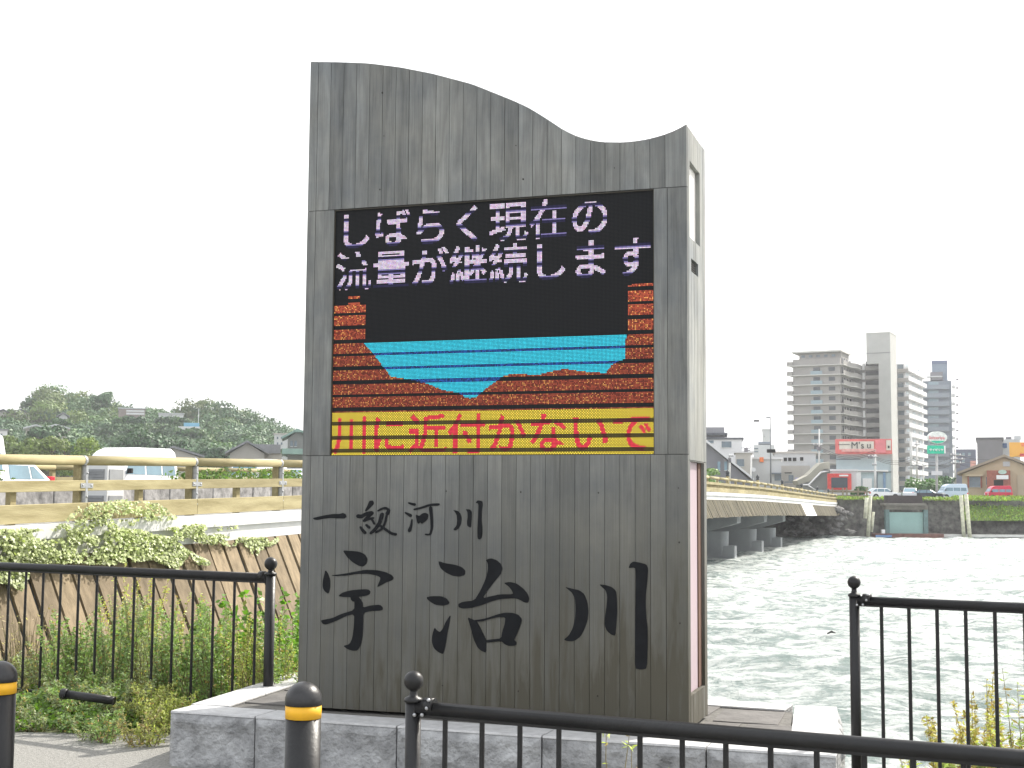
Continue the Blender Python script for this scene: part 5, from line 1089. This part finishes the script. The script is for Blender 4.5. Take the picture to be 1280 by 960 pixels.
# ------------------------------------------------------------------ weeds
weed = LM('weed_leaves', (.28, .305, .175), .6, .3); leafy = LM('bright_leaves', (.12, .21, .04), .45, .35); stemm = M('stem', (.20, .17, .09), .8)
def plant(name, label, loc_, H, rad, nst, nl, leaf, mat, tint=(1, 1, 1), group=None, dry=.15, aspect=2.4, curl=.35, droop=0, cat='plant', bare=.12):
    t_ = thing(name, label, cat, loc_, group); mb = MB(); Ps, Ds = [], []
    per = max(4, nl//nst)
    for k in range(nst):
        a = R.uniform(0, 6.283); r0 = rad*.35*math.sqrt(R.random()); h_ = H*R.uniform(.55, 1.0); lean = rad*R.uniform(.1, .95)
        b0_ = Vector((math.cos(a)*r0, math.sin(a)*r0, -.03)); a2 = a+R.uniform(-.6, .6)
        pts = [b0_+Vector((math.cos(a2)*lean*(q/5)**1.4+R.uniform(-.01, .01), math.sin(a2)*lean*(q/5)**1.4+R.uniform(-.01, .01), h_*(q/5)-droop*h_*(q/5)**3)) for q in range(6)]
        mb.tube(pts, [.0045, .004, .0035, .003, .002, .0012], 4, False)
        A = np.array([tuple(p) for p in pts]); f = RNG.uniform(bare, 1, per)**.85*5; i = np.minimum(f.astype(int), 4); c = A[i]+(A[i+1]-A[i])*(f-i)[:, None]
        d = RNG.normal(size=(per, 3))*[1, 1, .5]+[0, 0, curl]; d /= np.linalg.norm(d, axis=1, keepdims=True); ext = RNG.uniform(.4, 1.9, (per, 1))*leaf*(1.5-.8*(f/5))[:, None]
        side = RNG.normal(0, rad*.10, (per, 3))*(1.15-(f/5))[:, None]
        Ps.append(c+d*ext+side); Ds.append(d)
    mb.build('stems', stemm, t_, kind='stuff')
    P_ = np.concatenate(Ps); D_ = np.concatenate(Ds); m_ = len(P_); isdry = RNG.random((m_, 1)) < dry
    tn = np.array(tint)*np.clip(RNG.normal(1, .28, (m_, 1)), .35, 1.8); tn = np.where(isdry, np.array([1.5, .95, .75])*RNG.uniform(.5, 1.3, (m_, 1)), tn)
    leafobj('leaves', P_, RNG.normal(size=(m_, 3))+[0, 0, .8], RNG.uniform(.6, 1.2, m_)*leaf, mat, t_, tint=tn, aspect=aspect, D=D_); return t_
def fd(px): p = gz(px, 706+px*.0478, 1.0); return p.y     # depth of the left fence at picture column px
gL = 'weeds along the fence left of the sign'
spots = []
for px in range(-20, 385, 27): spots.append((px+R.uniform(-7, 7), float(np.interp(px, [0, 60, 100, 140, 200, 260, 300, 380], [820, 798, 758, 738, 735, 745, 758, 758])), fd(px)+R.uniform(.35, .75), 0))
for px in range(-10, 385, 31): spots.append((px+R.uniform(-7, 7), float(np.interp(px, [0, 60, 100, 150, 200, 260, 380], [850, 830, 800, 772, 775, 790, 800])), fd(px)+R.uniform(1.0, 1.9), 0))
for px in range(0, 240, 30): spots.append((px+R.uniform(-6, 6), R.uniform(836, 862), fd(px)-R.uniform(.12, .34), 1))
for px in range(10, 215, 26): spots.append((px+R.uniform(-6, 6), R.uniform(878, 893), fd(px)-R.uniform(.8, 1.0), 2))
names = {}
where = ['at the left edge behind the bollard', 'just right of the left bollard', 'left of the black pipe', 'above the black pipe', 'right of the black pipe', 'left of the granite base corner', 'behind the granite base corner', 'above the left edge of the base', 'left of the fence end post', 'at the fence end post', 'between fence post and wooden sign', 'against the left side of the wooden sign', 'hard by the sign foot']
depthw = ['behind the fence', 'in front of the fence', 'low beside the path']
looks = ['feathery grey green weed', 'yellowish green weed', 'dry reddish tipped weed', 'bushy mid green weed']
used = {}
for k, (px, yt, D, row) in enumerate(spots):
    top = at(px, yt, D); q = (top.x-FP.x)*FN.x+(D-FP.y)*FN.y; gzz = float(bank_z(np.array(top.x), np.array(D))); H = max(.18, top.z-gzz)
    li = R.choice([0, 1, 2, 3]); tint = [(1., 1.05, 1.1), (1.3, 1.28, .8), (1.2, 1.05, .9), (.85, 1.08, .8)][li]
    wi = min(12, max(0, int((px+20)/31))); lab = f'{looks[li]} {depthw[row]} {where[wi]}'
    used[lab] = used.get(lab, 0)+1
    if used[lab] == 2: lab = 'taller '+lab
    elif used[lab] > 2: lab = 'shorter '+lab
    plant('weed', lab, (top.x, D, gzz), H, .20+.12*R.random() if row < 2 else .16, 16 if row < 2 else 9, 2600 if row < 2 else 520, .0125 if li != 3 else .016, weed, tint, gL, dry=.2 if li == 2 else .07)
plant('weed', 'tall thin pale weed rising above the fence rail before the planks', (at(172, 700, 12).x, 12, -.5), at(172, 700, 12).z+.5, .30, 26, 4200, .017, weed, (1.5, 1.4, .9), gL, dry=.2)
plant('weed', 'pale tall weed next to the tallest one over the fence rail', (at(205, 735, 11.6).x, 11.6, -.4), at(205, 735, 11.6).z+.4, .34, 26, 4200, .017, weed, (1.35, 1.3, .9), gL, dry=.25)
for px, yt, D, lab in ((300, 728, 10.0, 'bright green broad leaved shrub behind the fence left of its end post'), (352, 752, 9.8, 'bright green broad leaved shrub between fence post and wooden sign'), (372, 735, 10.6, 'bright green shrub partly hidden by the wooden sign')):
    top = at(px, yt, D); plant('shrub', lab, (top.x, D, -.3), top.z+.3, .40, 18, 1300, .030, leafy, (1, 1.1, .9), 'broad leaved shrubs by the sign', dry=.02, aspect=1.7, curl=0, cat='shrub', bare=.35)
n = 90
for k, (px, y0_, y1_) in enumerate(((28, 750, 850), (48, 762, 860))):
    D = fd(px)+.8; top = at(px, y0_, D); plant('dry_grass', ['bleached dry grass tuft behind the fence by the left bollard', 'second bleached dry grass tuft behind the fence near the left bollard'][k], (top.x, D, -.1), top.z+.1, .18, 40, 160, .02, weed, (2.2, 1.7, 1.9), None, dry=0, aspect=6)
# ground cover between path and fence
n = 26000; X_ = RNG.uniform(-5.5, -1.3, n); Y_ = RNG.uniform(8.2, 11.5, n)
q_ = (X_-FP.x)*FN.x+(Y_-FP.y)*FN.y; ax, ay = c1.x, c1.y
edgey = np.interp(X_, [c1.x-6, c1.x-1.5, c1.x-.5, c1.x+.5, c1.x+1.2, c1.x+2], [c1.y+2.6, c1.y+.45, c1.y+.08, c1.y, c1.y+.1, c1.y+.05])
bx, by = X_-SX, Y_-SY; ls = bx*EX.x+by*EX.y; lt_ = bx*NX.x+by*NX.y; onb = (ls > -.68) & (lt_ < 1.5)
keep = (Y_ > edgey-.02+.12*(fbm(X_*4, Y_*4, 2, 2)-.5)) & (q_ < 1.0) & ~onb; X_, Y_ = X_[keep], Y_[keep]; n = len(X_)
Z_ = bank_z(X_, Y_)+RNG.uniform(0, .10, n)*(.4+1.2*fbm(X_*3, Y_*3, 3, 6))
o = leafobj('ground_cover', np.stack([X_, Y_, Z_], 1), RNG.normal(0, .5, (n, 3))+[0, 0, 1], RNG.uniform(.012, .024, n), leafy, tint=np.array([.95, .95, .9])*np.clip(RNG.normal(1, .3, (n, 1)), .35, 1.7), aspect=1.5); o['kind'] = 'stuff'
# black pipe lying in the weeds
pp = thing('pipe', 'short black pipe lying in the weeds left of the granite base', 'pipe', at(112, 873, 8.8)); mb = MB()
a = at(84, 868, 8.85)-pp.location; b_ = at(143, 876, 8.8)-pp.location; mb.tube([a, b_], .027, 14); mb.build('tube', black_paint, pp); mb = MB(); mb.tube([a-(b_-a)*.12, a], .034, 14); mb.build('coupling', black_paint, pp)
# right side weeds over the river edge
gR = 'weeds over the river edge at the right'
for px, yt, D, rad, lf, ti, lab, nl in [(1150, 835, 7.2, .06, .020, (1.9, 2.0, .7), 'yellow green upright weed with narrow leaves left in the right fence', 160), (1160, 905, 7.5, .10, .014, (1.5, 1.5, .8), 'small pale weed under the upright yellow green one', 260), (1190, 888, 7.4, .16, .014, (1.5, 1.25, .8), 'reddish feathery weed in the middle of the right clump', 2300), (1226, 826, 7.5, .12, .013, (1.6, 1.3, .8), 'tallest dry brown spike behind the right fence', 1600), (1246, 880, 7.3, .16, .014, (1.6, 1.45, .8), 'yellowish weed right of the tallest dry spike', 2300), (1272, 872, 7.2, .16, .015, (1.3, 1.4, .8), 'green weed at the right edge near the last baluster', 2300), (1290, 815, 7.1, .13, .02, (1.2, 1.4, .7), 'long leaved weed cut by the right edge of the photo', 300), (1215, 915, 7.0, .18, .015, (1.1, 1.2, .8), 'low dull green weed at the foot of the right clump', 2600), (1262, 920, 7.0, .18, .015, (1.2, 1.2, .8), 'low olive weed right of the dull green one', 2600)]:
    top = at(px, yt, D); plant('weed', lab, (top.x, D, -.45), top.z+.45, rad*1.25, 14 if nl > 400 else (8 if nl > 200 else 3), nl, lf*1.3, weed, ti, gR, dry=.3, aspect=3 if nl > 400 else 4.5, bare=.4)
# sprigs in front of the base
for px, yt, D, lab in [(765, 880, 5.6, 'thin pale sprig poking above the front fence rail'), (785, 915, 5.9, 'small sprig with narrow leaves before the granite base'), (808, 925, 5.8, 'second small sprig with narrow leaves right of the first before the base'), (553, 915, 5.9, 'wiry dry stem beside the front fence post')]:
    top = at(px, yt, D); plant('sprig', lab, (top.x, D, 0), top.z, .09, 2, 16, .022, weed, (1.7, 1.8, .8), 'sprigs growing before the base', dry=.1, aspect=6, bare=.55)
tw = MB(); p = gz(1040, 792, WZ+.25); tw.tube([p+Vector((-.13, 0, 0)), p+Vector((0, .05, .05)), p+Vector((.1, 0, .02))], [.02, .035, .012], 8)
tag(tw.build('driftwood', dark, loc=p), 'small dark piece of driftwood floating on the river', 'driftwood')

# ------------------------------------------------------------------ air
hm = bpy.data.materials.new('haze'); hm.use_nodes = True; t = hm.node_tree; t.nodes.remove(t.nodes['Principled BSDF'])
pv = t.nodes.new('ShaderNodeVolumePrincipled'); pv.inputs['Color'].default_value = (.92, .95, 1, 1); pv.inputs['Density'].default_value = .00026; pv.inputs['Anisotropy'].default_value = .3
t.links.new(pv.outputs[0], t.nodes['Material Output'].inputs['Volume'])
mb = MB(); mb.box(-760, 760, -90, 760, -6.5, 75); tag(mb.build('haze', hm), kind='stuff')
